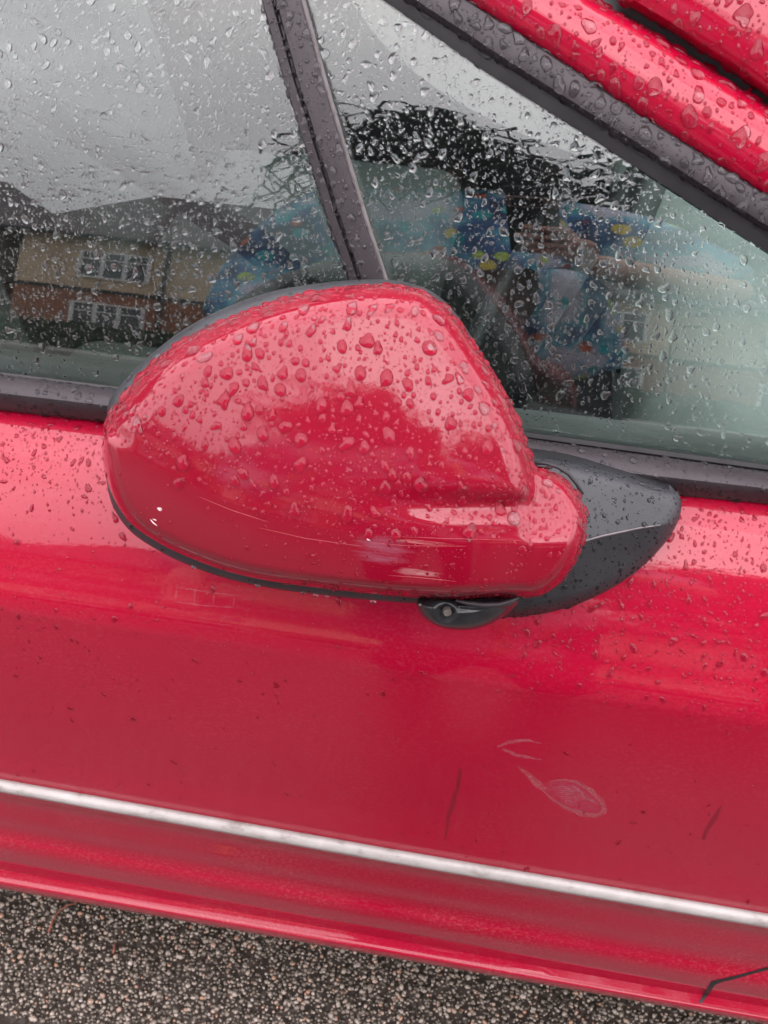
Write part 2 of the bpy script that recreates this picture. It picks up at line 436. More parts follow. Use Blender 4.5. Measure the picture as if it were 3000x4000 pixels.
# panes
def pane(name, A, B, parent, n=30, m=20):
    G = []
    for i in range(n+1):
        a = interp_poly(A, i/n); b = interp_poly(B, i/n)
        G.append([on_cyl(*(a + (b-a)*j/m), -.001) for j in range(m+1)])
    o = grid_mesh(name, G, GLASS, parent, flip=True)
    G = np.array(G)
    md = o.modifiers.new('s', 'SOLIDIFY'); md.thickness = .0035; md.offset = -1
    return P(o)
mid = [tuple((np.array(a)+np.array(b))/2) for a, b in zip(v2((505, -150), (565, 0), (612, 170), (668, 345), (710, 480), (757, 612), (800, 740), (850, 880)), v2((605, -150), (660, 0), (706, 170), (757, 345), (798, 480), (838, 602), (880, 740), (930, 880)))]
pane_l = pane('window_pane', v2((-420, -150), (-420, 0), (-420, 170), (-420, 345), (-420, 480), (-420, 612), (-420, 740), (-420, 840)), mid, door)
pane_l['label'] = 'rear pane of door glass reflecting sky and houses'
pmid = [tuple((np.array(a)+np.array(b))/2) for a, b in zip(PA, PB)]
pane_r = pane('window_pane', v2((560, -150), (612, 0), (712, 345), (800, 612), (890, 912), (1140, 945), (1659, 1015), (1950, 1050)), [pmid[0], pmid[1], pmid[2], pmid[3], pmid[4], pmid[5], pmid[6]], door)
pane_r['label'] = 'front quarter pane with pale dashboard behind it'

# ------------------------------------------------------------------ wing mirror, folded flat against the door
def resample(poly, n):
    poly = np.array(poly, float); c = np.vstack([poly, poly[:1]])
    # closed Catmull-Rom
    out = []; m = len(poly)
    for i in range(m):
        p0, p1, p2, p3 = poly[(i-1) % m], poly[i], poly[(i+1) % m], poly[(i+2) % m]
        d1, d2, d3 = [max(1e-6, np.linalg.norm(q)) for q in (p1-p0, p2-p1, p3-p2)]
        m1 = ((p1-p0)/d1*d2 + (p2-p1)/d2*d1)/(d1+d2)*d2; m2 = ((p2-p1)/d2*d3 + (p3-p2)/d3*d2)/(d2+d3)*d2
        for s in range(24):
            t = s/24; t2 = t*t; t3 = t2*t
            out.append((2*t3-3*t2+1)*p1 + (t3-2*t2+t)*m1 + (-2*t3+3*t2)*p2 + (t3-t2)*m2)
    out = np.array(out); L = np.r_[0, np.cumsum(np.linalg.norm(np.diff(np.vstack([out, out[:1]]), axis=0), axis=1))]
    o2 = np.vstack([out, out[:1]]); t = np.linspace(0, L[-1], n, endpoint=False)
    return np.stack([np.interp(t, L, o2[:, 0]), np.interp(t, L, o2[:, 1])], 1)
def dist_poly(Q, poly):
    a = poly; b = np.roll(poly, -1, axis=0); D = np.full(len(Q), 1e9)
    for i in range(len(a)):
        ab = b[i]-a[i]; t = np.clip(((Q-a[i]) @ ab)/(ab @ ab + 1e-9), 0, 1)
        D = np.minimum(D, np.linalg.norm(Q-a[i]-t[:, None]*ab, axis=1))
    return D
def inside(Q, poly):
    x, y = Q[:, 0], Q[:, 1]; ins = np.zeros(len(Q), bool); n = len(poly)
    for i in range(n):
        x1, y1 = poly[i]; x2, y2 = poly[(i+1) % n]
        c = ((y1 > y) != (y2 > y)) & (x < (x2-x1)*(y-y1)/(y2-y1+1e-12)+x1); ins ^= c
    return ins
def relief(name, poly, centre, Hf, P0, A, mat, parent, na=420, nr=90, back=None, power=1.9, sharp=None):
    """closed relief: pixel outline, height field Hf (metres above plane P0/A)"""
    out = resample(poly, na); c = np.array(centre, float)
    s = 1-(1-np.linspace(0, 1, nr+1)[1:])**power
    Q = c + (out[None]-c)*s[:, None, None]; Qf = np.vstack([[c], Q.reshape(-1, 2)])
    H = Hf(Qf, resample(poly, 260))
    pts = np.array([on_plane(rayv(*q), P0, A, h) for q, h in zip(Qf, H)])
    faces = [(0, 1+(k+1) % na, 1+k) for k in range(na)]
    for r in range(nr-1):
        for k in range(na):
            a = 1+r*na+k; b = 1+r*na+(k+1) % na; faces.append((a, b, b+na, a+na))
    verts = list(pts)
    if back:
        base = 1+(nr-1)*na; ring = pts[base:]; cen = ring.mean(0)
        for bd, shr in back:
            nb = len(verts)
            verts += [cen + (p-cen)*shr - A*bd for p in ring]
            for k in range(na):
                faces.append((base+k, base+(k+1) % na, nb+(k+1) % na, nb+k))
            base = nb
        verts.append(cen - A*back[-1][0]); e = len(verts)-1
        for k in range(na): faces.append((base+k, base+(k+1) % na, e))
    o = mesh(name, verts, faces, mat, parent, sharp=sharp)
    return P(o)
def sst(a, b, x): t = np.clip((x-a)/(b-a), 0, 1); return t*t*(3-2*t)
def edge(d, R, p=2.2): t = np.clip(d/R, 0, 1); return (1-(1-t)**p)**(1/p)

PX = .000226                      # metres per view pixel at the mirror
AE = math.radians(27); AA = np.array([.02, -math.cos(AE), math.sin(AE)]); AA /= np.linalg.norm(AA)
PM = on_y(1350, 2360, -.150)
shell_poly = [(222, 945), (229, 905), (245, 880), (274, 842), (330, 780), (400, 730), (480, 690), (560, 660), (640, 637), (720, 621), (790, 614), (860, 616), (918, 630), (962, 662),
 (1002, 708), (1045, 770), (1082, 828), (1108, 880), (1130, 930), (1148, 985), (1160, 1012), (1182, 1016), (1222, 1037), (1252, 1075), (1268, 1120), (1264, 1155), (1252, 1195), (1234, 1232), (1205, 1265), (1172, 1285),
 (1100, 1289), (1000, 1294), (900, 1291), (800, 1283), (700, 1272), (620, 1262), (550, 1250), (480, 1232), (420, 1210), (340, 1172), (282, 1130), (250, 1085), (232, 1040), (222, 990)]
bulb_poly = resample([(222, 945), (229, 905), (245, 880), (274, 842), (330, 780), (400, 730), (480, 690), (560, 660), (640, 637), (720, 621), (790, 614), (860, 616), (918, 630), (962, 662),
 (1002, 708), (1045, 770), (1082, 828), (1108, 880), (1130, 930), (1148, 985), (1163, 1040), (1172, 1100), (1176, 1300), (700, 1400), (200, 1200)], 260)
ridge = np.array([(200, 915), (225, 930), (271, 959), (376, 1020), (446, 1057), (586, 1106), (700, 1137), (850, 1150), (1000, 1158), (1150, 1162), (1290, 1162)], float)
H0 = 245.0
def shell_H(Q, poly):
    x, y = Q[:, 0], Q[:, 1]
    k = np.polyfit(ridge[:, 0], ridge[:, 1], 4); yc = np.polyval(k, x)
    dy = yc - y; up = np.maximum(dy, 0); dn = np.maximum(-dy, 0)
    soft = 14*np.exp(-(dy/16.0)**2)*(.35+.65*sst(600, 250, x))
    lat = np.where(x < 850, 62*((850-x)/620)**2, 45*((x-850)/310)**2)
    U = H0 - (.34*up - .48*200*(1-np.exp(-up/200))) - lat
    groove = 30*sst(720, 1100, x)*np.exp(-((y-(yc-66))/(30-6*sst(900, 1100, x)))**2)
    U = U - groove
    din = inside(Q, bulb_poly); db = np.where(din, dist_poly(Q, bulb_poly), 0)
    Rb = 78 - 22*sst(900, 1150, x)
    U = U*edge(db, Rb)
    shelf = (H0-45) - 12 - .60*np.maximum(yc-10-y, 0)
    k2 = 10.0
    m = np.maximum(U, shelf); sm = m + k2*np.log1p(np.exp(-np.abs(U-shelf)/k2))*.6; wx = sst(880, 1080, x); U2 = U*(1-wx) + sm*wx
    L = H0 - lat*np.where(x > 850, .35, 1) - .20*dn - .0016*dn**2 - soft*0
    L = L - 12*sst(1000, 1150, x)
    w = 1/(1+np.exp(-dy/8.0))
    H = w*U2 + (1-w)*L
    d = dist_poly(Q, poly)
    mb_ = np.maximum(sst(0, 60, y-yc), sst(1150, 1180, x))
    H = H*((1-mb_)*edge(d, 12) + mb_*edge(d, 36, 2.4))
    return np.maximum(H, 0)*PX
wing = relief('wing_mirror', shell_poly, (800, 1050), shell_H, PM, AA, PAINT_MIRROR, car, na=460, nr=104, back=[(.004, .995), (.012, .97)])
wing['label'] = 'folded red door mirror shell with scuffs and scratches'

rim_poly = [(227, 950), (230, 905), (236, 866), (275, 815), (335, 758), (412, 702), (495, 661), (590, 629), (690, 612), (790, 604), (862, 607), (921, 624), (968, 658), (1005, 706), (1045, 775), (1090, 850),
 (1120, 930), (1140, 1010), (1150, 1100), (1130, 1200), (1090, 1280), (1000, 1303), (900, 1303), (800, 1296), (700, 1286), (620, 1276), (550, 1264), (480, 1247), (420, 1226), (338, 1187), (276, 1142), (243, 1092), (230, 1040), (226, 995)]
def rim_H(Q, poly):
    d = dist_poly(Q, poly); return (-80 + 74*edge(d, 46, 2.0))*PX
rim = relief('mirror_rim', rim_poly, (740, 960), rim_H, PM, AA, PLASTIC, wing, na=260, nr=40, back=[(.02, .97), (.035, .93)])
bmg = [(270, 950), (330, 800), (480, 700), (700, 645), (880, 650), (1000, 760), (1080, 920), (1090, 1100), (1000, 1230), (700, 1230), (420, 1150), (290, 1060)]
relief('mirror_glass', bmg, (740, 950), lambda Q, p: np.full(len(Q), -.0535), PM, AA, METAL, wing, na=60, nr=4)

# mirror foot on the door
EF = math.radians(24); AF = np.array([.03, -math.cos(EF), math.sin(EF)]); AF /= np.linalg.norm(AF)
PF = on_y(2300, 2080, -.062)
foot_poly = [(1060, 1000), (1120, 985), (1180, 990), (1240, 1000), (1310, 1018), (1380, 1038), (1435, 1055), (1460, 1064), (1471, 1080), (1470, 1110), (1455, 1146), (1420, 1192), (1370, 1238), (1300, 1282), (1230, 1311), (1150, 1329), (1080, 1333), (1000, 1320), (940, 1250), (960, 1120)]
fr_ = np.array([(900, 1215), (1080, 1205), (1180, 1190), (1245, 1174), (1300, 1158), (1380, 1141), (1465, 1128)], float)
def foot_H(Q, poly):
    x, y = Q[:, 0], Q[:, 1]; yc = np.interp(x, fr_[:, 0], fr_[:, 1]); dy = yc-y
    H = 150 - .33*np.maximum(dy, 0) - .0006*np.maximum(dy, 0)**2 - .55*np.maximum(-dy, 0) - .30*np.maximum(x-1150, 0)
        # curled top lip around the mirror arm
    d = dist_poly(Q, poly)
    return (H*edge(d, 30, 2.2) - 30)*.000245
foot = relief('mirror_foot', foot_poly, (1200, 1150), foot_H, PF, AF, PLASTIC, wing, na=300, nr=60, back=[(.03, 1.0)])
tube('foot_seam_highlight', [on_plane(rayv(x, y), PF, AF, float(foot_H(np.array([[x, y]]), resample(foot_poly, 260))[0])+.0002) for x, y in [(1150, 1195), (1200, 1184.5), (1245, 1174), (1272, 1166), (1300, 1158), (1340, 1149.5), (1380, 1141), (1420, 1135), (1452, 1130)]], [.0007]*6+[.0006, .0004, .0002], TRIM_LIGHT, wing, n=6); P(bpy.data.objects['foot_seam_highlight'])  # moulded seam in a pale colour that paints the crease highlight
# curled lip where the arm enters the foot
pth = [(1150, 1000), (1180, 1001), (1205, 1009), (1228, 1024), (1246, 1045), (1258, 1068)]
tube('foot_lip', [on_plane(rayv(*p), PF, AF, .022) for p in pth], .0013, TRIM, wing, n=8)
P(bpy.data.objects['foot_lip'])
# hinge cap underneath with its screw
cap_poly = [(900, 1303), (905, 1322), (925, 1342), (955, 1356), (990, 1361), (1030, 1358), (1070, 1343), (1100, 1322), (1121, 1295), (1100, 1288), (1000, 1288), (920, 1290)]
PH = on_y(1780, 2400, -.160)
def cap_H(Q, poly):
    x, y = Q[:, 0], Q[:, 1]; d = dist_poly(Q, poly)
    H = 105*edge(d, 45, 2.0)
    H = H - 26*np.exp(-(((x-962)/22)**2 + ((y-1325)/20)**2)**2)         # screw recess
    H = H + 10*np.exp(-((y-(1311+.0009*(x-1040)**2*-1))/4.0)**2)*(x > 990)
    return H*PX - .02
cap = relief('hinge_cap', cap_poly, (1010, 1322), cap_H, PH, AA, PLASTIC_D, wing, na=160, nr=50, back=[(.03, .98)])
c0 = on_plane(rayv(966, 1321), PH, AA, -.0008)
bm = bmesh.new()
bmesh.ops.create_cone(bm, cap_ends=True, segments=20, radius1=.0030, radius2=.0026, depth=.003)
q = Vector(AA*1.0 + np.array([.25, 0, -.25])).to_track_quat('Z', 'Y')
bmesh.ops.rotate(bm, cent=(0, 0, 0), matrix=q.to_matrix(), verts=bm.verts); bmesh.ops.translate(bm, vec=c0, verts=bm.verts)
P(from_bm('screw', bm, METAL, wing, smooth=True))
tube('bracket_lip', [on_plane(rayv(*p), PH, AA, .0035) for p in [(985, 1297), (1010, 1303), (1045, 1307), (1080, 1306), (1103, 1299), (1120, 1291)]], [.0008, .0015, .0018, .0018, .0014, .0008], TRIM, wing, n=8); P(bpy.data.objects['bracket_lip'])
tube('wire_clip', [on_plane(rayv(*p), PH, AA, -.006) for p in [(905, 1306), (930, 1309), (955, 1303), (985, 1299)]], .0009, METAL, wing, n=6); P(bpy.data.objects['wire_clip'])

# scuffs and chips on the mirror paint: patches with their own shape, in object space
def mirror_scuffs():
    t, b = mt, mb
    def mask(px, py, rx, ry, scale, stretch, lo, hi):
        d = Vector(rayv(px, py)); c = on_plane(rayv(px, py), PM, AA, .05)
        tcn = t.nodes.new('ShaderNodeTexCoord'); sub = t.nodes.new('ShaderNodeVectorMath'); sub.operation = 'SUBTRACT'
        off = Vector(c) - Vector((0, 0, 0)); sub.inputs[1].default_value = off
        t.links.new(tcn.outputs['Object'], sub.inputs[0])
        dv = t.nodes.new('ShaderNodeVectorMath'); dv.operation = 'DIVIDE'; dv.inputs[1].default_value = (rx, .2, ry)
        t.links.new(sub.outputs[0], dv.inputs[0])
        ln = t.nodes.new('ShaderNodeVectorMath'); ln.operation = 'LENGTH'; t.links.new(dv.outputs[0], ln.inputs[0])
        fall = ramp(t, ln.outputs['Value'], [(.25, 1.0), (1.0, 0.0)])
        mp = t.nodes.new('ShaderNodeMapping'); mp.inputs['Scale'].default_value = stretch; mp.inputs['Rotation'].default_value = (0, math.radians(3), 0)
        t.links.new(tcn.outputs['Object'], mp.inputs['Vector'])
        n = t.nodes.new('ShaderNodeTexNoise'); n.inputs['Scale'].default_value = scale; n.inputs['Detail'].default_value = 7; n.inputs['Roughness'].default_value = .7
        t.links.new(mp.outputs[0], n.inputs['Vector'])
        m = t.nodes.new('ShaderNodeMath'); m.operation = 'MULTIPLY'; t.links.new(n.outputs['Fac'], m.inputs[0]); t.links.new(fall.outputs[0], m.inputs[1])
        return ramp(t, m.outputs[0], [(lo, 0.0), (hi, 1.0)]).outputs[0]
    col = mcol
    m1 = mask(830, 1180, .034, .018, 260, (.14, .3, 1.2), .30, .62)
    mul = t.nodes.new('ShaderNodeMath'); mul.operation = 'MULTIPLY'; mul.inputs[1].default_value = .55; t.links.new(m1, mul.inputs[0])
    col = mixc(t, mul.outputs[0], col, (.26, .11, .16))
    m2 = mask(900, 1240, .034, .007, 260, (.12, .3, 1.8), .42, .60)
    col = mixc(t, m2, col, (.36, .15, .15))
    m3 = mask(920, 1160, .050, .004, 400, (.05, .3, 2.0), .42, .60)
    col = mixc(t, m3, col, (.36, .12, .12))
    m4 = mask(330, 1128, .0040, .0030, 700, (1, .3, 1.0), .40, .46)
    col = mixc(t, m4, col, (.75, .62, .60))
    t.links.new(col, b.inputs['Base Color'])
    rr = ramp(t, m1, [(0, .055), (1, .25)]); t.links.new(rr.outputs[0], b.inputs['Coat Roughness'])
mirror_scuffs()
MIRROR = bvh_of([wing])
def hitb(bv, x, y, h=0.0):
    d = Vector(rayv(x, y)); loc, nor, i, ds = bv.ray_cast(Vector(CAM), d)
    if loc is None: return None
    if nor.dot(d) > 0: nor = -nor
    return np.array(loc + nor*h)
# a couple of thin scratches and the paint chip, as thin raised slivers
SCR = simple('scratch_primer', (.42, .09, .10), .6)
CHIPM = simple('chipped_primer', (.80, .72, .70), .6)
def scratch(pts, w, mat, bv, parent, n=24, name='scratch'):
    pp = [interp_poly(pts, i/n) for i in range(n+1)]
    q = [hitb(bv, *p, h=.00002) for p in pp]; q = [a for a in q if a is not None]
    if len(q) < 3: return
    rad = [w*(.25+.75*math.sin(PI*(i+.5)/len(q)))*(0.7+.6*random.random()) for i in range(len(q))]
    return P(tube(name, q, rad, mat, parent, n=5))
scratch([(430, 1073), (500, 1102), (580, 1128)], .00013, SCR, MIRROR, wing)
scratch([(560, 1140), (660, 1163), (780, 1180)], .00012, SCR, MIRROR, wing)
scratch([(830, 1158), (960, 1163), (1150, 1168)], .00010, SCR, MIRROR, wing)
scratch([(790, 1171), (880, 1179), (1010, 1180)], .00012, SCR, MIRROR, wing)
scratch([(840, 1243), (900, 1247), (985, 1256)], .00014, SCR, MIRROR, wing)
scratch([(325, 1122), (332, 1130), (340, 1136)], .00045, CHIPM, MIRROR, wing, 6, 'paint_chip')
scratch([(330, 1121), (338, 1124)], .0003, CHIPM, MIRROR, wing, 4, 'paint_chip')
scratch([(793, 1163), (800, 1168)], .0006, CHIPM, MIRROR, wing, 4, 'paint_chip')

# ------------------------------------------------------------------ marks on the door
def decal(name, polys, mat, h=.00015, parent=door, bv=BODY):
    verts, faces = [], []
    for poly in polys:
        b = len(verts)
        for p in poly: verts.append(hitb(bv, p[0], p[1], h))
        faces.append(tuple(range(b, b+len(poly))))
    return P(mesh(name, verts, faces, mat, parent, smooth=False))
def smear_and_reflection_mat(name, col, amount, scale=400, lo=.42, hi=.62):
    m, t, b = newmat(name); b.inputs['Base Color'].default_value = (*col, 1); b.inputs['Roughness'].default_value = .5
    n = add_noise(t, scale, 5, .7); r = ramp(t, n.outputs['Fac'], [(lo, 0.0), (hi, amount)]); t.links.new(r.outputs[0], b.inputs['Alpha']); return m
SMEAR = smear_and_reflection_mat('pale_greasy_smear', (.46, .13, .15), .60, 420, .36, .64)
SMEAR2 = smear_and_reflection_mat('faint_smear', (.48, .14, .18), .60, 300, .38, .66)
def strip_quads(center, widths, n=40):
    c = [interp_poly(center, i/n) for i in range(n+1)]
    wd = [np.interp(i/n, np.linspace(0, 1, len(widths)), widths) for i in range(n+1)]
    L, R = [], []
    for i in range(n+1):
        a = c[max(0, i-1)]; b = c[min(n, i+1)]; t = (b-a)/(np.linalg.norm(b-a)+1e-9); nn = np.array([-t[1], t[0]])
        j = 1 + .35*mnoise.noise(Vector((i*.45, float(c[0][0]), 0)))
        L.append(c[i]+nn*wd[i]*j/2); R.append(c[i]-nn*wd[i]*j/2)
    return [[L[i], L[i+1], R[i+1], R[i]] for i in range(n)]
loop = [(1185, 1688), (1215, 1683), (1250, 1690), (1278, 1708), (1302, 1733), (1307, 1752), (1288, 1762), (1255, 1758), (1222, 1745), (1195, 1728), (1172, 1708)]
qs = strip_quads(loop, [2, 4, 7, 9, 11, 10, 9, 10, 7, 5, 3], 50) + strip_quads([(1118, 1655), (1140, 1672), (1160, 1692), (1178, 1706)], [3, 9, 16, 12], 16)
decal('smear_mark', qs, SMEAR)
lc = np.mean(loop, 0); lp = [interp_poly(loop + [loop[0]], i/40) for i in range(41)]
fan = [[lp[i], lp[i+1], lc + (lp[i+1]-lc)*k1, lc + (lp[i]-lc)*k1] for i in range(40) for k1 in (.5,)] + [[lc + (lp[i]-lc)*.5, lc + (lp[i+1]-lc)*.5, lc+(lp[i+1]-lc)*.02, lc+(lp[i]-lc)*.02] for i in range(40)]
SMEAR3 = smear_and_reflection_mat('hazy_smear', (.44, .13, .20), .22, 260, .34, .62)
decal('smear_mark', fan, SMEAR3, .00012)
hat = []
for k in range(9):
    s = k/8; hat += strip_quads([(1190+s*30, 1700+s*36), (1240+s*26, 1698+s*26), (1262+s*36, 1712+s*28)], [2, 3.4, 1.5], 14)
decal('smear_mark', hat, SMEAR2)
decal('smear_mark', strip_quads([(1075, 1613), (1100, 1602), (1140, 1598), (1170, 1606)], [3, 8, 6, 2], 20) + strip_quads([(1085, 1618), (1120, 1632), (1170, 1640)], [5, 8, 2], 20), SMEAR2, .00018)

# run marks where drops have slid
RUN = newmat('water_run')[0]
rb = RUN.node_tree.nodes['Principled BSDF']; rb.inputs['Base Color'].default_value = (.19, .0, .012, 1); rb.inputs['Roughness'].default_value = .4
rb.inputs['Coat Weight'].default_value = .2; rb.inputs['Coat Roughness'].default_value = .03
decal('water_run', strip_quads([(996, 1660), (992, 1682), (990, 1700), (981, 1722), (978, 1740), (966, 1768), (968, 1780), (962, 1812)], [5, 9, 6, 10, 7, 4, 3], 24), RUN)
decal('water_run', strip_quads([(1558, 1742), (1545, 1766), (1528, 1790), (1519, 1814)], [3, 10, 9, 7], 20), RUN)

# reflection of a house window, painted as faint rectangles on the shoulder of the door, left of the hinge
decal('painted_reflection', strip_quads([(382, 1268), (440, 1277), (508, 1286)], [3, 3, 3], 12) + strip_quads([(378, 1300), (440, 1308), (502, 1312)], [3, 3, 3], 12)
      + strip_quads([(382, 1268), (380, 1284), (378, 1300)], [3, 3], 4) + strip_quads([(421, 1273), (419, 1306)], [3, 3], 4) + strip_quads([(462, 1279), (461, 1309)], [3, 3], 4) + strip_quads([(508, 1286), (503, 1312)], [3, 3], 4), smear_and_reflection_mat('painted_reflection_tint', (.46, .13, .17), .34, 300, .34, .64))

# shut line near the front end of the sill
decal('panel_gap', strip_quads([(1690, 2083), (1640, 2096), (1590, 2110), (1548, 2120), (1538, 2126)], [6, 6, 6, 7, 8], 20) + strip_quads([(1542, 2120), (1528, 2143), (1512, 2166)], [10, 10, 7], 12), BLACK, .0004, sill)

# ------------------------------------------------------------------ cabin
GREY = simple('pale_grey_trim', (.50, .53, .51), .6, nscale=12, namt=.1, bscale=900, bstr=.2)
CLOTH = simple('grey_seat_cloth', (.07, .078, .074), .9, nscale=500, namt=.25)
DARK = simple('dark_cabin_plastic', (.02, .022, .024), .5, nscale=20, namt=.3)
CARPET = simple('cabin_carpet', (.015, .015, .015), .95, nscale=90, namt=.4)
roofy0 = cyl_pt(0, 1.30)[1]
def addp(o): return P(o)
# inner door card just inside the glass
ys = []
Gc = []
for x in np.linspace(-1.25, 1.0, 30):
    top = np.polyval(ROWF[0][0], max(-1.2, min(1, x)))
    Gc.append([(x, .030, top-.004), (x, .050, top+.006), (x, .095, top-.012), (x, .125, top-.06), (x, .130, .55), (x, .13, .25)])
addp(grid_mesh('door_card', Gc, DASH if 'DASH' in globals() else simple('pale_door_card', (.15, .165, .155), .6, nscale=12, namt=.1), car, sharp=50))
addp(box('cabin_floor', (-.1, .85, .22), (2.6, 1.6, .04), CARPET, car))
addp(box('underbody', (-.1, .85, .17), (3.6, 1.5, .05), BLACK, car))
# roof, far side, windscreen, rear bulkhead
zr = 1.44
ROOFLINE = 1
Gr = []
for x in np.linspace(-1.35, -.05, 6):
    Gr.append([cyl_pt(x, 1.33, .005), np.array([x, roofy0+.10, 1.42]), np.array([x, .80, 1.47]), np.array([x, 1.35, 1.42]), np.array([x, 1.48, 1.32])])
rf = addp(grid_mesh('roof', Gr, PAINT, car, flip=True)); rf.modifiers.new('s', 'SOLIDIFY').thickness = .03
addp(box('far_door', (-.3, 1.66, .56), (2.1, .05, .70), DARK, car))
addp(mesh('far_window', [(-1.3, 1.63, .90), (.7, 1.63, .90), (-.05, 1.48, 1.33), (-1.3, 1.48, 1.33)], [(0, 1, 2, 3)], GLASS, car, smooth=False))
addp(box('rear_bulkhead', (-1.36, .85, .85), (.04, 1.6, .95), DARK, car))
addp(mesh('windscreen', [(-.05, .25, 1.38), (-.05, 1.40, 1.38), (.86, 1.60, .93), (.86, .10, .93)], [(0, 1, 2, 3)], GLASS, car, smooth=False))
# far pillar and cowl
tube('far_pillar', [(-.05, 1.47, 1.35), (.4, 1.55, 1.13), (.86, 1.63, .92)], .035, DARK, car, n=10); addp(bpy.data.objects['far_pillar'])
# near pillar inner trim
PI1 = [on_cyl(*p, -.05) for p in PC]
PI2 = [on_cyl(*p, -.05) for p in v2((520, -240), (700, -95), (760, -40), (1000, 95), (1240, 235), (1640, 490), (1940, 680))]
n_ = 30
addp(grid_mesh('pillar_inner_trim', [[on_cyl(*interp_poly(PC, i/n_), -.02), on_cyl(*(interp_poly(PC, i/n_)+np.array([8, 14])), -.05), on_cyl(*(interp_poly(PC, i/n_)+np.array([-30, -30])), -.09)] for i in range(n_+1)], DARK, car))
# dashboard
Gd = []
for y in np.linspace(.14, 1.62, 26):
    hump = .035*math.exp(-((y-.45)/.22)**2)
    Gd.append([(.16, y, .48), (.13, y, .66), (.12+.0*y, y, .74+hump*.8), (.15, y, .785+hump), (.22, y, .80+hump), (.34, y, .815+hump*.6), (.55, y, .835), (.80, y, .865), (.90, y, .90)])
DASH = simple('pale_dash_plastic', (.20, .22, .21), .6, nscale=12, namt=.1, bscale=900, bstr=.2)
addp(grid_mesh('dashboard', Gd, DASH, car, flip=True, sharp=60))
addp(box('bonnet', (1.35, .82, .80), (.95, 1.5, .12), PAINT, car, bevel=.04))
# steering wheel
sw = empty('steering_wheel', (0, 0, 0), car); P(sw)
wc = np.array([.03, .42, .80]); ax = np.array([-.88, 0, .47]); ax /= np.linalg.norm(ax); ux = np.array([0, 1, 0.]); uy = np.cross(ax, ux)
ring = [wc + .185*(math.cos(a)*ux + math.sin(a)*uy) for a in np.linspace(0, 2*PI, 60, endpoint=False)]
tube('rim', ring, .0145, DARK, sw, n=12, closed=True)
for a in (0, PI, -PI/2*1.0):
    e = wc + .18*(math.cos(a)*ux + math.sin(a)*uy); tube('spoke', [wc - ax*.02, (wc+e)/2 - ax*.015, e], [.025, .017, .013], DARK, sw, n=8)
tube('hub', [wc - ax*.05, wc - ax*.01, wc + ax*.005], [.05, .07, .055], DARK, sw, n=20)
tube('column', [wc - ax*.04, wc - ax*.20], [.035, .05], DARK, sw, n=14)
# front seats
def seat(x, y):
    s = empty('seat', (x, y, .3), car); P(s)
    r = Matrix.Rotation(math.radians(-17), 3, 'Y')
    box('cushion', (.02, 0, .14), (.52, .50, .15), CLOTH, s, bevel=.05)
    box('backrest', (-.30, 0, .48), (.13, .48, .62), CLOTH, s, rot=None, bevel=.055).rotation_euler = (0, math.radians(-14), 0)
    h = box('headrest', (-.28, 0, .90), (.10, .27, .19), CLOTH, s, bevel=.045); h.rotation_euler = (0, math.radians(-10), 0)
    for k in (-.07, .07): tube('headrest_post', [(-.43, k, .72), (-.44, k, .84)], .007, METAL, s, n=8)
    return s
seat(-.42, .42); seat(-.42, 1.22)
bm = bmesh.new()
pts = [(-.60, .10, 1.25), (-.48, .25, 1.02), (-.30, .42, .80), (-.22, .62, .58)]
sb = [interp_poly(pts, i/12) for i in range(13)]
addp(grid_mesh('seat_belt', [[p + np.array([-.018, -.010, .0]), p + np.array([.018, .012, .012])] for p in sb], DARK, car)).modifiers.new('s', 'SOLIDIFY').thickness = .002
# wheels under the car, ahead of and behind the picture
TYRE = simple('tyre_rubber', (.02, .02, .02), .8, nscale=30)
def wheel(x, y):
    w = empty('wheel', (x, y, .30), car); P(w)
    prof = [(.17, -.085), (.27, -.09), (.295, -.07), (.30, 0), (.295, .07), (.27, .09), (.17, .085)]
    G = [[(r*math.cos(a), q, r*math.sin(a)) for r, q in prof] for a in np.linspace(0, 2*PI, 49)]
    grid_mesh('tyre', G, TYRE, w)
    tube('rim', [(0, -.07, 0), (0, -.02, 0), (0, .07, 0)], [.17, .16, .17], METAL, w, n=24)
for x in (1.55, -1.75):
    for y in (.10, 1.55): wheel(x, y)

# ------------------------------------------------------------------ rain drops
def drop_template(nseg, rings, rng, irr=.16, peak=0.0, tail=0.0, pw=.5):
    tail *= .45
    ph = rng.uniform(0, 2*PI, 6); am = rng.uniform(.2, 1, 6)*irr/np.array([1.5, 1.5, 2.4, 4.5, 9, 20])
    th = np.linspace(0, 2*PI, nseg, endpoint=False)
    rad = 1 + sum(am[k]*np.cos((k+2)*th+ph[k]) for k in range(6)) if irr else np.ones(nseg)
    # tail: stretched uphill (y+), fat end downhill (y-)
    vs = []
    for r in range(rings, 0, -1):
        s = r/rings; s = math.sin(s*PI/2)
        h = max(0.0, 1-s**2.2)**pw
        for k in range(nseg):
            x = rad[k]*s*math.cos(th[k]); y = rad[k]*s*math.sin(th[k])
            if tail: x *= 1 - .38*tail*max(-1, min(1, y)); y = y*(1+.25*tail) + .12*tail
            hh = h*(1 - .35*peak*y)
            vs.append((x, y - .10*peak*h, hh))
    vs.append((0, -.10*peak, 1.0))
    vs = np.array(vs); fs = []
    for r in range(rings-1):
        for k in range(nseg):
            a = r*nseg+k; b = r*nseg+(k+1) % nseg; fs.append((a, b, b+nseg)); fs.append((a, b+nseg, a+nseg))
    t = len(vs)-1; b0 = (rings-1)*nseg
    for k in range(nseg): fs.append((b0+k, b0+(k+1) % nseg, t))
    return vs, np.array(fs)
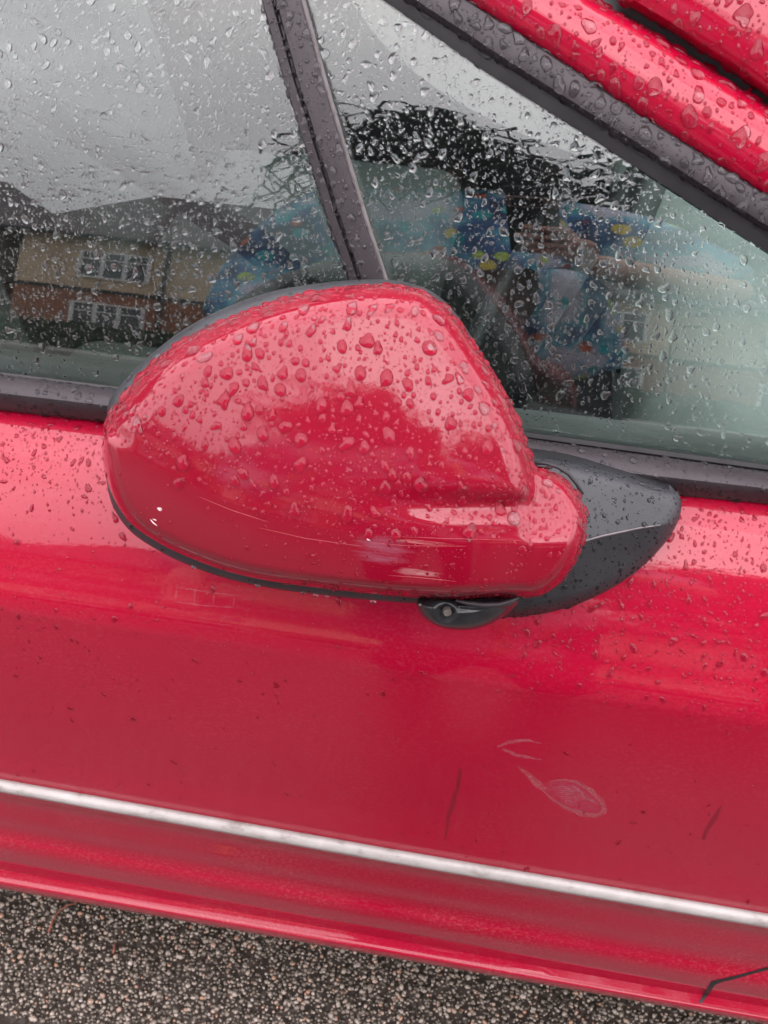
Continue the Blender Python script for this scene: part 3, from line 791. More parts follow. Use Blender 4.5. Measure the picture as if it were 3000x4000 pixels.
WET_RED = simple('wetted_red_paint', tuple(c*.95 for c in RED), .5, spec=.08); WET_TRIM = simple('wetted_trim', (.030, .026, .029), .5, spec=.1); WET_BLACK = simple('wetted_black_plastic', (.016, .018, .020), .5, spec=.1)
rt = np.random.default_rng(5)
T_BIG = [drop_template(22, 5, rt, rt.uniform(.06, .42), rt.uniform(.3, .9), rt.choice([0, 0, .4, .8])) for _ in range(26)]
T_MED = [drop_template(12, 3, rt, rt.uniform(.05, .42), rt.uniform(.2, .9), rt.choice([0, .3, .7])) for _ in range(30)]
G_BIG = [drop_template(18, 4, rt, rt.uniform(.10, .42), rt.uniform(.2, .8), rt.choice([0, .3, .7]), .8) for _ in range(26)]
G_MED = [drop_template(10, 3, rt, rt.uniform(.05, .42), rt.uniform(.2, .8), rt.choice([0, .3, .7]), .8) for _ in range(30)]
T_SML = [drop_template(6, 2, rt, rt.uniform(0, .2), 0, 0) for _ in range(10)]

def sample_surface(objs, n):
    Pq, Nq = [], []
    tris = []
    for o in objs:
        me = o.data; me.calc_loop_triangles()
        co = np.empty(len(me.vertices)*3); me.vertices.foreach_get('co', co); co = co.reshape(-1, 3)
        vn = np.empty(len(me.vertices)*3); me.vertices.foreach_get('normal', vn); vn = vn.reshape(-1, 3)
        ti = np.empty(len(me.loop_triangles)*3, int); me.loop_triangles.foreach_get('vertices', ti); ti = ti.reshape(-1, 3)
        tris.append((co[ti], vn[ti]))
    C = np.vstack([t[0] for t in tris]); Nn = np.vstack([t[1] for t in tris])
    # keep only what is in view plus a margin
    cen = C.mean(1); px, py = project(cen); vis = (px > -200) & (px < 3200) & (py > -200) & (py < 4100) & (((cen-CAM) @ Fv) > 0)
    C, Nn = C[vis], Nn[vis]
    ar = np.linalg.norm(np.cross(C[:, 1]-C[:, 0], C[:, 2]-C[:, 0]), axis=1)/2
    i = RNG.choice(len(C), n, p=ar/ar.sum()); a, b = RNG.random(n), RNG.random(n); f = a+b > 1; a[f], b[f] = 1-a[f], 1-b[f]; c = 1-a-b
    p = C[i, 0]*a[:, None] + C[i, 1]*b[:, None] + C[i, 2]*c[:, None]
    nn = Nn[i, 0]*a[:, None] + Nn[i, 1]*b[:, None] + Nn[i, 2]*c[:, None]; nn /= np.linalg.norm(nn, axis=1)[:, None]+1e-9
    flip = (nn*(CAM-p)).sum(1) < 0
    nn[flip] *= -1
    return p, nn, ar.sum()
def frame(n, down, swing):
    t = down - n*(down @ n); t /= np.linalg.norm(t)+1e-9          # downhill
    y = -t; x = np.cross(y, n)
    c, s = math.cos(swing), math.sin(swing)
    return x*c + y*s, -x*s + y*c
def build_drops(items, name, surf_bvh, conform, mat=WATER, closed=False, wet=None):
    """items: list of (p, n, r, stretch, height, template, swing)"""
    VV, FF, MI = [], [], []; off = 0
    down = np.array([0, 0, -1.0])
    for (p, n, r, stx, hgt, tpl, sw) in items:
        vs, fs = tpl
        x, y = frame(n, down, sw)
        L = vs[:, 0:1]*r/math.sqrt(stx)*x + vs[:, 1:2]*r*math.sqrt(stx)*y
        h = vs[:, 2]*hgt*r
        if conform:
            Q = []
            nv = Vector(n)
            for k in range(len(vs)):
                o = Vector(p + L[k] + n*.004); loc, nor, i, ds = surf_bvh.ray_cast(o, -nv, .02)
                Q.append(np.array(loc) if loc is not None else p + L[k])
            Q = np.array(Q) + n*(h[:, None] - .00004)
        else: Q = p + L + n*(h[:, None] - .00004)
        if closed:
            m = np.array(fs); nseg = np.argmax(vs[:, 2] > 1e-6); 
            b = np.array([(0, k+1, k) for k in range(1, nseg-1)])
            if RNG.random() < .75: fs = np.vstack([fs, b])
            Q = Q + n*.0001
        elif wet:
            nseg = int(np.argmax(vs[:, 2] > 1e-6)); b = np.array([(0, k, k+1) for k in range(1, nseg-1)])
            MI.append(np.r_[np.zeros(len(fs), int), np.ones(len(b), int)]); k0 = len(Q)
            Q = np.vstack([Q + n*.00008, Q[:nseg] + n*.00009]); b = b + k0; fs = np.vstack([fs, b])
        VV.append(Q); FF.append(fs+off); off += len(Q)
    Vt = np.vstack(VV); Fc = np.vstack(FF).astype(np.int32)
    me = bpy.data.meshes.new(name); me.vertices.add(len(Vt)); me.vertices.foreach_set('co', Vt.ravel())
    me.loops.add(Fc.size); me.loops.foreach_set('vertex_index', Fc.ravel())
    me.polygons.add(len(Fc)); me.polygons.foreach_set('loop_start', np.arange(0, Fc.size, 3, dtype=np.int32))
    me.polygons.foreach_set('use_smooth', np.ones(len(Fc), bool)); me.update(calc_edges=True)
    if closed: me.set_sharp_from_angle(angle=math.radians(50))
    me.materials.append(mat)
    if wet: me.materials.append(wet); me.polygons.foreach_set('material_index', np.concatenate(MI).astype(np.int32))
    o = bpy.data.objects.new(name, me); COL.objects.link(o); return o
def pack(cands, gap=1.1):
    """greedy: biggest first, reject overlaps"""
    cands.sort(key=lambda c: -c[2]); cell = .004; gridd = {}; keep = []
    for c in cands:
        p, r = c[0], c[2]; R = max(1, int(math.ceil((r+.006)/cell)))
        k = tuple((p/cell).astype(int)); ok = True
        rr = 1 + int(r/cell) + 1
        for i in range(-rr, rr+1):
            for j in range(-rr, rr+1):
                for l in range(-rr, rr+1):
                    for q in gridd.get((k[0]+i, k[1]+j, k[2]+l), ()):
                        d = p-q[0]
                        if d @ d < (gap*(r+q[1]))**2: ok = False; break
                    if not ok: break
                if not ok: break
            if not ok: break
        if ok:
            gridd.setdefault(k, []).append((p, r)); keep.append(c)
    return keep
def scatter(objs, bv, spec, dens, name, closed=False, big_label=None, big_n=0, label='', swing=.35, hgt=(.42, .62), group='', gap=1.08, stretch=(1, 1.5), wet=None, wide=True):
    """spec: list of (count, rmin, rmax, exponent); dens(px,py,class)->prob"""
    c = []
    for ci, (cnt, r0, r1) in enumerate(spec):
        p, n, area = sample_surface(objs, cnt); px, py = project(p)
        pr = dens(px*V, py*V, ci); ok = RNG.random(cnt) < pr
        for i in np.nonzero(ok)[0]:
            r = r0*(r1/r0)**(RNG.random()**1.6)
            st = RNG.uniform(*stretch)
            if r > .0014: T = (G_BIG if closed else T_BIG)[RNG.integers(26)]
            elif r > .00055: T = (G_MED if closed else T_MED)[RNG.integers(30)]
            else: T = T_SML[RNG.integers(len(T_SML))]; st = RNG.uniform(1, 1.25)
            c.append((p[i], n[i], r, st, RNG.uniform(*hgt), T, RNG.normal(0, swing)))
    c = pack(c, gap)
    if big_n:
        big = c[:big_n]; c = c[big_n:]
        bp = np.array([project(b[0]) for b in big]); qx = np.quantile(bp[:, 0], [1/3, 2/3]); qy = np.quantile(bp[:, 1], [1/3, 2/3])
        for it in big:
            o = build_drops([it], 'raindrop', bv, True, closed=closed, wet=wet)
            # put the origin at the drop
            off = Vector(it[0]); o.data.transform(Matrix.Translation(-off)); o.location = off
            u, v = project(it[0]); row = ('upper', 'middle', 'lower')[int((v > qy[0]))+int(v > qy[1])]; clm = ('left', 'centre', 'right')[int((u > qx[0]))+int(u > qx[1])]
            shape = 'round' if it[3] < 1.2 else 'long'
            prop(o, big_label.replace('raindrop', shape+' raindrop') + (', %s %s' % (row, clm) if wide else ', %s third' % row), 'raindrop', group + (', %s %s' % (row, clm) if wide else ', %s third' % row) + ', ' + shape)
    smallc = [i for i in c if i[2] <= .00055]; med = [i for i in c if i[2] > .00055]
    if med:
        o = build_drops(med, name, bv, True, closed=closed, wet=wet)
        prop(o, label, 'raindrops', kind='stuff')
    if smallc:
        o = build_drops(smallc, 'fine_'+name, bv, False, closed=closed, wet=wet); prop(o, label.replace('scattered', 'fine specks of'), 'raindrops', kind='stuff')
    print(name, len(big) if big_n else 0, len(med), len(smallc))

def gauss(x, y, cx, cy, sx, sy): return np.exp(-((x-cx)/sx)**2-((y-cy)/sy)**2)
def d_mirror(x, y, ci):
    yc = np.interp(x, ridge[:, 0], ridge[:, 1]); up = sst(30, -40, y-yc)
    low = np.where(x < 640, .10, .42)
    base = up + (1-up)*low
    if ci == 0: return np.clip(base*1.0*(y < yc+30), 0, 1)
    if ci == 1: return np.clip(base, 0, 1)
    return np.clip(base*(.55+.6*gauss(x, y, 950, 950, 260, 260)), 0, 1)
import time; T0 = time.time()
scatter([wing], MIRROR, [(1300, .0018, .0046), (5600, .0007, .0018), (30000, .00022, .00055)], d_mirror, 'raindrops', big_label='large clear raindrop beaded on the red mirror shell', big_n=150,
        label='scattered raindrops on the red mirror shell', group='large raindrops on the mirror shell', wet=WET_RED, gap=.97, hgt=(.40, .58))
bar = [o for o in bpy.data.objects if o.name in ('window_divider',)]
ptr = [o for o in bpy.data.objects if o.name in ('pillar_trim',)]
scatter(bar, bvh_of(bar), [(420, .0014, .0036), (900, .0006, .0013), (1500, .0003, .0005)], lambda x, y, c: np.ones(len(x)), 'raindrops', big_label='large raindrop clinging to the grey window divider bar', big_n=40,
        label='scattered raindrops on the grey window divider bar', group='large raindrops on the divider bar', wide=False, wet=WET_TRIM, hgt=(.5, .7), stretch=(1, 1.35))
scatter(ptr, bvh_of(ptr), [(500, .0018, .0050), (1100, .0007, .0016), (1500, .0003, .0006)], lambda x, y, c: np.ones(len(x)), 'raindrops', big_label='large raindrop sitting on the grey pillar trim', big_n=50,
        label='scattered raindrops on the diagonal grey pillar trim', group='large raindrops on the pillar trim', wide=False, wet=WET_TRIM, hgt=(.5, .7), stretch=(1, 1.5))
fr2 = [o for o in bpy.data.objects if o.name in ('window_frame', 'roof_pillar')]
scatter(fr2, bvh_of(fr2), [(420, .0022, .0062), (900, .0009, .002), (2500, .0003, .0007)], lambda x, y, c: np.full(len(x), .8), 'raindrops', big_label='large raindrop beaded on the red pillar beside the windscreen', big_n=50,
        label='scattered raindrops on the red pillar and window frame', group='large raindrops on the red pillar', wet=WET_RED, hgt=(.38, .55), stretch=(1, 1.5))
rim_l = [rim, foot, cap]
RB = bvh_of([rim])
for i, (x, y, r, wh) in enumerate([(418, 1222, .0014, 'leftmost of the row'), (556, 1262, .0016, 'second from the left'), (655, 1279, .0013, 'third from the left'), (682, 1283, .0017, 'fourth from the left'), (706, 1286, .0013, 'fifth from the left'), (770, 1294, .0012, 'sixth from the left'), (806, 1296, .0020, 'biggest and rightmost')]):
    q = hitb(RB, x, y, .0)
    if q is None: continue
    bm = bmesh.new(); bmesh.ops.create_uvsphere(bm, u_segments=16, v_segments=10, radius=r)
    for v in bm.verts: v.co.z *= 1.25; v.co.x *= 1 - .25*max(0, v.co.z/r); v.co.y *= 1 - .25*max(0, v.co.z/r)
    o = from_bm('raindrop', bm, WATER, None, smooth=True, sharp=180); o.location = tuple(q + np.array([0, 0, -r*.5]))
    prop(o, 'raindrop hanging under the black mirror rim, ' + wh, 'raindrop', 'raindrops hanging from the mirror rim')
belt = [o for o in bpy.data.objects if o.name == 'belt_moulding']
scatter([foot], bvh_of([foot]), [(420, .0012, .0028), (2200, .0005, .0012), (2600, .0003, .0006)], lambda x, y, c: np.clip(.8+0*x, 0, 1), 'raindrops',
        label='scattered raindrops on the black mirror foot', wet=WET_BLACK, hgt=(.45, .65), stretch=(1, 1.6))
scatter([rim], bvh_of([rim]), [(120, .0012, .0030), (800, .0005, .0012)], lambda x, y, c: np.where((y > 1180), .9, .8), 'raindrops',
        label='scattered raindrops on the black rim of the mirror', wet=WET_BLACK, hgt=(.4, .6))
scatter(belt, bvh_of(belt), [(500, .0012, .0032), (2600, .0005, .0012)], lambda x, y, c: np.full(len(x), .75), 'raindrops',
        label='scattered raindrops on the grey belt moulding below the glass', wet=WET_TRIM, hgt=(.35, .55), stretch=(1, 1.6))
def d_door(x, y, ci):
    top = 888 + (1088-888)*x/1659; s = (y-top)
    left = sst(500, 300, x); right = sst(950, 1150, x)
    dl = sst(270, 60, s)*left; dr = sst(560, 260, s)*right*(.8)
    mid_ = .03 + .07*sst(700, 400, s)*sst(700, 200, x)
    return np.clip(np.maximum(np.maximum(dl, dr), mid_*(y < 2000)), 0, 1)
scatter([door], BODY, [(2200, .0014, .0032), (14000, .0006, .0014), (26000, .00028, .0006)], d_door, 'raindrops', label='scattered raindrops on the red door below the window', wet=WET_RED, hgt=(.28, .45), stretch=(1, 2.0), swing=.6)
PANES = bvh_of([pane_l, pane_r])
def d_pane(x, y, ci):
    # clear of the very bottom, where the glass was wiped by the seal
    d = np.ones(len(x))*.85
    low = sst(700, 790, y)*sst(700, 500, x); d = d*(1-.75*low)
    low2 = sst(820, 900, y)*sst(1000, 1150, x); d *= (1-.55*low2)
    return d
scatter([pane_l, pane_r], PANES, [(1900, .0014, .0034), (11000, .0006, .0015), (22000, .00028, .00055)], d_pane, 'raindrops', closed=True, label='scattered raindrops all over the side window glass', hgt=(.24, .42), stretch=(1.0, 1.5), swing=.6, gap=1.03)
print('drops', time.time()-T0)

# ------------------------------------------------------------------ fallen bits on the road
TWIG = simple('reddish_twig', (.22, .07, .04), .6, nscale=200)
tw = [on_plane(ray(*p), np.array([0, 0, .006]), np.array([0, 0, 1.]), 0) for p in [(300, 3525), (255, 3540), (225, 3565), (205, 3600), (190, 3640)]]
tg = tube('twig', tw, [.0012, .0013, .0013, .0014, .0018], TWIG, n=8); prop(tg, 'thin curved reddish twig lying on the road by the sill', 'twig')
tw = [on_plane(ray(*p), np.array([0, 0, .006]), np.array([0, 0, 1.]), 0) for p in [(450, 3680), (447, 3700), (441, 3722)]]
tg = tube('twig', tw, [.0009, .0012, .0016], TWIG, n=8); prop(tg, 'short stubby brown twig on the wet stone chips', 'twig')
LEAF = simple('fallen_leaf', (.36, .12, .045), .5, nscale=60, namt=.4)
def leaf(x, y, s, rot, label):
    vs, fs = [], []; n = 14
    for i in range(n+1):
        t = i/n; w = .42*math.sin(PI*t)**.8*(1+.2*math.sin(17*t)); z = .1*math.sin(PI*t)
        for k in (-1, -.5, 0, .5, 1): vs.append(((t-.5), w*k, z + .10*abs(k) + .02*math.sin(9*t+k*3)))
    for i in range(n):
        for k in range(4): a = i*5+k; fs.append((a, a+1, a+6, a+5))
    o = mesh('leaf', np.array(vs)*s, fs, LEAF); o.location = (x, y, .007); o.rotation_euler = (0, 0, rot)
    o.modifiers.new('s', 'SOLIDIFY').thickness = .0004
    prop(o, label, 'leaf'); return o
leaf(-.30, -.31, .034, .3, 'orange brown fallen leaf on the road, mirrored low in the sill')
leaf(.13, -.40, .020, -.2, 'smaller orange leaf on the road, mirrored under the smear mark')

# ------------------------------------------------------------------ houses across the street (seen mirrored in glass and paint)
def brick():
    m, t, b = newmat('brown_brick'); tcn = t.nodes.new('ShaderNodeTexCoord'); mp = t.nodes.new('ShaderNodeMapping'); mp.inputs['Rotation'].default_value = (PI/2, 0, 0)
    k = t.nodes.new('ShaderNodeTexBrick'); k.inputs['Scale'].default_value = 1; k.inputs['Brick Width'].default_value = .225; k.inputs['Row Height'].default_value = .075; k.inputs['Mortar Size'].default_value = .006
    k.inputs['Color1'].default_value = (.40, .13, .055, 1); k.inputs['Color2'].default_value = (.28, .085, .04, 1); k.inputs['Mortar'].default_value = (.28, .24, .2, 1)
    t.links.new(tcn.outputs['Object'], mp.inputs[0]); t.links.new(mp.outputs[0], k.inputs['Vector']); t.links.new(k.outputs[0], b.inputs['Base Color']); b.inputs['Roughness'].default_value = .85
    bump(t, b, k.outputs['Fac'], -.5, .006); return m
BRICK = brick(); RENDER = simple('beige_render', (.62, .47, .32), .9, nscale=1.5, namt=.12)
def tiles():
    m, t, b = newmat('dark_roof_tiles'); tcn = t.nodes.new('ShaderNodeTexCoord'); w = t.nodes.new('ShaderNodeTexWave'); w.wave_type = 'BANDS'; w.bands_direction = 'Z'; w.inputs['Scale'].default_value = 2.4
    w.inputs['Distortion'].default_value = .3
    t.links.new(tcn.outputs['Object'], w.inputs[0]); r = ramp(t, w.outputs['Fac'], [(0, (.06, .045, .05)), (1, (.13, .10, .105))]); t.links.new(r.outputs[0], b.inputs['Base Color']); b.inputs['Roughness'].default_value = .7
    bump(t, b, w.outputs['Fac'], .6, .03); return m
TILES = tiles(); WHITE = simple('white_window_frame', (.8, .8, .78), .5); WGLASS = simple('dark_window_glass', (.03, .035, .04), .05, spec=.8)
DOORM = simple('painted_house_door', (.12, .03, .03), .4)
def house(cx, cy, w, label, doorx, winx, hip=1.9, col=RENDER):
    h = empty('house', (cx, cy, 0)); prop(h, label, 'house')
    D = 7.0; ze = 5.3; zm = 2.75
    box('lower_wall', (0, -D/2, zm/2), (w, D, zm), BRICK, h)
    box('floor_band', (0, -D/2, zm+.08), (w+.08, D+.08, .16), DARK, h)
    box('upper_wall', (0, -D/2, (zm+.16+ze)/2), (w, D, ze-zm-.16), col, h)
    e = .45; hh = 3.5
    r = mesh('roof', [(-w/2-e, e, ze), (w/2+e, e, ze), (w/2+e, -D-e, ze), (-w/2-e, -D-e, ze), (-w/2+hip, -D/2, ze+hh), (w/2-hip, -D/2, ze+hh)],
         [(0, 1, 5, 4), (1, 2, 5), (2, 3, 4, 5), (3, 0, 4), (3, 2, 1, 0)], TILES, h, smooth=False)
    box('gutter', (0, e+.05, ze-.02), (w+2*e, .12, .12), DARK, h)
    box('chimney', (w*.22, -D/2, ze+hh+.3), (.9, .6, 1.2), BRICK, h)
    tube('drainpipe', [(-w*.262, .07, 0.05), (-w*.262, .07, ze-.1)], .05, DARK, h, n=8)
    def win(x, z, ww, hw, n):
        f = empty('window', (x, .03, z), h)
        bm = bmesh.new()
        t = .08
        for c, s in (((0, 0, hw/2), (ww+t, .09, t)), ((0, 0, -hw/2), (ww+t, .12, t))): bm_box(bm, c, s)
        for k in range(n+1): bm_box(bm, (-ww/2+ww*k/n, .0, 0), (t, .085, hw-t-.004))
        for k in range(n): bm_box(bm, (-ww/2+ww*(k+.5)/n, .0, hw*.22), (ww/n-t-.004, .075, .05))
        from_bm('window_frame', bm, WHITE, f)
        for k in range(n): box('pane', (-ww/2+ww*(k+.5)/n, -.012, 0), (ww/n-t, .02, hw-t), WGLASS, f)
    for x in winx:
        win(x, 4.05, 1.45, 1.2, 3); win(x, 1.55, 1.5, 1.35, 3)
    d = box('door', (doorx, .03, 1.05), (.95, .08, 2.05), DOORM, h); box('handle', (.35, .07, 1.0), (.12, .04, .03), METAL, h).location = (doorx, 0, 0)
    return h
HY = -19.5
house(-3.6, HY, 13.2, 'long brick and beige terrace with dark tiled roof mirrored in the rear pane', 1.1, (-4.55, -1.6, 2.6, 5.4), 1.2)
house(-17.4, HY-.4, 12.6, 'pale rendered house at the rear end of the street', .8, (-4.6, -1.5, 4.0), 1.9, simple('pale_render', (.5, .46, .40), .9, nscale=1.5, namt=.1))
house(10.6, HY-.3, 15.0, 'brick and cream house at the bonnet end of the street', .8, (-5, -1.6, 4.2), 1.9, simple('cream_render', (.55, .48, .36), .9, nscale=1.5, namt=.1))
def added_tree(x, y, h, r, label):
    t = empty('added_tree', (x, y, 0)); prop(t, label, 'added_tree')
    bark = simple('grey_bark', (.07, .055, .045), .9, bscale=40, bstr=.6, bdist=.01)
    top = np.array([0.1, 0, h])
    tube('trunk', [(0, 0, 0), (.04, .02, h*.3), (-.03, 0, h*.6), top*.9], [.17, .13, .10, .04], bark, t, n=10)
    vs = []; n = 9000
    for k in range(9):
        a = k*2.4; e = np.array([math.cos(a)*r*.75, math.sin(a)*r*.75, h*.62 + (k % 4)*r*.32]); s0 = np.array([0, 0, h*(.38+.04*k)])
        tube('limb', [s0, (s0+e)/2 + np.array([0, 0, .12]), e], [.06, .035, .012], bark, t, n=6)
    cl = [np.array([RNG.normal(0, r*.42), RNG.normal(0, r*.42), h*.72 + RNG.normal(0, r*.42)]) for _ in range(60)]
    c = np.array([cl[RNG.integers(60)] for _ in range(n)]) + RNG.normal(0, r*.15, (n, 3))
    a = RNG.normal(0, 1, (n, 3)); a /= np.linalg.norm(a, axis=1)[:, None]; b = np.cross(a, RNG.normal(0, 1, (n, 3))); b /= np.linalg.norm(b, axis=1)[:, None]
    s = RNG.uniform(.05, .11, (n, 1)); q = np.stack([c-a*s, c-b*s*.5, c+a*s, c+b*s*.5], 1).reshape(-1, 3)
    mesh('crown', q, [(4*i, 4*i+1, 4*i+2, 4*i+3) for i in range(n)], simple('dark_leaves', (.028, .04, .016), .7, nscale=3, namt=.5), t, smooth=False)
# low hedge in front of them
HEDGE = simple('hedge_leaves', (.030, .045, .018), .8, nscale=6, namt=.5)
def hedge(x0, x1, y, label, ht=1.15):
    n = 4200; c = np.stack([RNG.uniform(x0, x1, n), y + RNG.normal(0, .28, n), np.abs(RNG.uniform(.03, ht, n)+RNG.normal(0, .07, n))], 1)
    a = RNG.normal(0, 1, (n, 3)); a /= np.linalg.norm(a, axis=1)[:, None]; b = np.cross(a, RNG.normal(0, 1, (n, 3))); b /= np.linalg.norm(b, axis=1)[:, None]
    s = RNG.uniform(.09, .2, (n, 1)); q = np.stack([c-a*s, c-b*s*.5, c+a*s, c+b*s*.5], 1).reshape(-1, 3)
    o = mesh('hedge', q, [(4*i, 4*i+1, 4*i+2, 4*i+3) for i in range(n)], HEDGE, smooth=False); prop(o, label, 'hedge')
    box('stems', ((x0+x1)/2, y, ht*.45), (x1-x0, .35, ht*.88), HEDGE, o)
hedge(-15, -4.0, -16.6, 'dark clipped hedge before the brick and beige house')
hedge(-3.0, 10.0, -16.6, 'dark clipped hedge behind the photographer')

added_tree(2.1, -6.6, 6.0, 1.75, 'small dense dark-leaved foliage, added by the bonnet end to darken reflections')  # unseen foliage added so the door and front pane mirror less sky
hedge(-3.5, 3.5, 3.6, 'tall dark hedge added beyond the red car to dim its far window', 2.1)  # unseen hedge added to cut the brightness behind the far window
# ------------------------------------------------------------------ the photographer (seen only mirrored) and the phone
def L(x, y, z): return CAM + Rv*x + Uv*y + Fv*z
PHB = simple('phone_case', (.02, .022, .025), .35); PHBAR = simple('phone_camera_bar', (.45, .42, .38), .3, metal=.6); LENS = simple('phone_lens', (.005, .005, .008), .03, spec=1)
rotm = Matrix(((Rv[0], Uv[0], -Fv[0]), (Rv[1], Uv[1], -Fv[1]), (Rv[2], Uv[2], -Fv[2])))
ph = empty('phone', tuple(L(-.0, -.045, -.016))); ph.rotation_euler = rotm.to_euler()
prop(ph, 'dark phone held upright by the photographer, camera bar across its back', 'phone')
box('body', (0, 0, 0), (.075, .158, .009), PHB, ph, bevel=.004)
box('camera_bar', (0, .045, -.0062), (.075, .026, .0035), PHBAR, ph, bevel=.0012)
box('lens_window', (-.006, .045, -.0084), (.044, .017, .0012), LENS, ph)
ph2 = None
# local -Z of the rotated phone faces the car, so the bar is on the car side
SKIN = simple('skin', (.62, .34, .26), .5, nscale=30, namt=.08); HAIR = simple('dark_curly_hair', (.045, .030, .023), .45, nscale=40, namt=.5)
def coat_mat():
    m, t, b = newmat('floral_blue_coat')
    tcn = t.nodes.new('ShaderNodeTexCoord'); 
    n = t.nodes.new('ShaderNodeTexNoise'); n.inputs['Scale'].default_value = 9; n.inputs['Detail'].default_value = 3; t.links.new(tcn.outputs['Object'], n.inputs['Vector'])
    base = ramp(t, n.outputs['Fac'], [(.36, (.03, .05, .13)), (.46, (.07, .18, .40)), (.54, (.14, .50, .62)), (.60, (.60, .60, .74))]).outputs[0]
    v = t.nodes.new('ShaderNodeTexVoronoi'); v.inputs['Scale'].default_value = 16; t.links.new(tcn.outputs['Object'], v.inputs['Vector'])
    hue = ramp(t, v.outputs['Color'], [(.0, (.02, .45, .50)), (.3, (.02, .45, .50)), (.42, (.75, .62, .08)), (.6, (.65, .12, .05)), (.75, (.5, .7, .12)), (.9, (.55, .5, .75))])
    hue.color_ramp.interpolation = 'CONSTANT'
    msk = ramp(t, v.outputs['Distance'], [(.24, 1.0), (.30, 0.0)]).outputs[0]
    t.links.new(mixc(t, msk, base, hue.outputs[0]), b.inputs['Base Color']); b.inputs['Roughness'].default_value = .7
    return m
COAT = coat_mat(); JEANS = simple('dark_trousers', (.02, .022, .035), .8, nscale=40); SHOE = simple('dark_shoes', (.02, .015, .012), .5)
def skin(name, verts, edges, radii, mat, parent=None, root=0, sub=2):
    me = bpy.data.meshes.new(name); me.from_pydata([tuple(v) for v in verts], edges, []); me.update()
    o = bpy.data.objects.new(name, me); COL.objects.link(o)
    md = o.modifiers.new('skin', 'SKIN'); md.use_smooth_shade = True
    for i, r in enumerate(radii): me.skin_vertices[0].data[i].radius = (r, r) if not hasattr(r, '__len__') else r
    me.skin_vertices[0].data[root].use_root = True
    s = o.modifiers.new('sub', 'SUBSURF'); s.levels = sub; s.render_levels = sub
    me.materials.append(mat)
    if parent: o.parent = parent
    return o
wr = L(.062, -.155, -.045); el = L(.30, -.30, -.22)
SH = .0
J = {'pelvis': (.03, -1.16, .92), 'waist': (.0, -1.12, 1.08), 'chest': (-.05, -1.06, 1.27), 'neckb': (-.10, -1.03, 1.42), 'neck': (-.14, -1.00, 1.50), 'head': (-.19, -.985, 1.60), 'crown': (-.21, -.99, 1.71),
     'shr': (.19, -1.01, 1.37), 'elr': tuple(el), 'wrr': tuple(wr), 'shl': (-.33, -1.03, 1.37), 'ell': (-.44, -1.00, 1.13), 'wrl': (-.44, -.84, .96), 'hl': (-.43, -.80, .90),
     'hipr': (.13, -1.16, .88), 'knr': (.15, -1.12, .50), 'anr': (.16, -1.16, .10), 'toer': (.17, -1.00, .045),
     'hipl': (-.07, -1.16, .88), 'knl': (-.10, -1.12, .50), 'anl': (-.11, -1.16, .10), 'toel': (-.12, -1.00, .045)}
rad = {'pelvis': .13, 'waist': .115, 'chest': (.15, .11), 'neckb': .075, 'neck': .052, 'head': .088, 'crown': .055, 'shr': .065, 'elr': .043, 'wrr': .027, 'shl': .065, 'ell': .045, 'wrl': .028, 'hl': .035,
       'hipr': .09, 'knr': .06, 'anr': .042, 'toer': .035, 'hipl': .09, 'knl': .06, 'anl': .042, 'toel': .035}
keys = list(J); ix = {k: i for i, k in enumerate(keys)}
E_ = [('pelvis', 'waist'), ('waist', 'chest'), ('chest', 'neckb'), ('neckb', 'neck'), ('neck', 'head'), ('head', 'crown'), ('neckb', 'shr'), ('shr', 'elr'), ('elr', 'wrr'), ('neckb', 'shl'), ('shl', 'ell'), ('ell', 'wrl'), ('wrl', 'hl'),
      ('pelvis', 'hipr'), ('hipr', 'knr'), ('knr', 'anr'), ('anr', 'toer'), ('pelvis', 'hipl'), ('hipl', 'knl'), ('knl', 'anl'), ('anl', 'toel')]
person = skin('person', [J[k] for k in keys], [(ix[a], ix[b]) for a, b in E_], [rad[k] for k in keys], SKIN)
prop(person, 'photographer with dark curly hair and floral blue coat holding a phone, mirrored in the window', 'person')
def sub_skin(name, ks, es, grow, mat):
    i2 = {k: i for i, k in enumerate(ks)}
    def g(k):
        r = rad[k]; gr = grow.get(k, .018) if isinstance(grow, dict) else grow
        return tuple(q+gr for q in r) if hasattr(r, '__len__') else r+gr
    return skin(name, [J[k] for k in ks], [(i2[a], i2[b]) for a, b in es], [g(k) for k in ks], mat, person)
sub_skin('coat', ['pelvis', 'waist', 'chest', 'neckb', 'shr', 'elr', 'shl', 'ell', 'wrl'], [('pelvis', 'waist'), ('waist', 'chest'), ('chest', 'neckb'), ('neckb', 'shr'), ('shr', 'elr'), ('neckb', 'shl'), ('shl', 'ell'), ('ell', 'wrl')], {'pelvis': .11, 'waist': .10, 'chest': .085, 'neckb': .03, 'elr': .040, 'shr': .055, 'shl': .065, 'ell': .05, 'wrl': .04}, COAT)
sub_skin('trousers', ['pelvis', 'hipr', 'knr', 'anr', 'hipl', 'knl', 'anl'], [('pelvis', 'hipr'), ('hipr', 'knr'), ('knr', 'anr'), ('pelvis', 'hipl'), ('hipl', 'knl'), ('knl', 'anl')], .02, JEANS)
for s in 'rl': skin('shoe', [J['an'+s], J['toe'+s]], [(0, 1)], [.058, .048], SHOE, person)
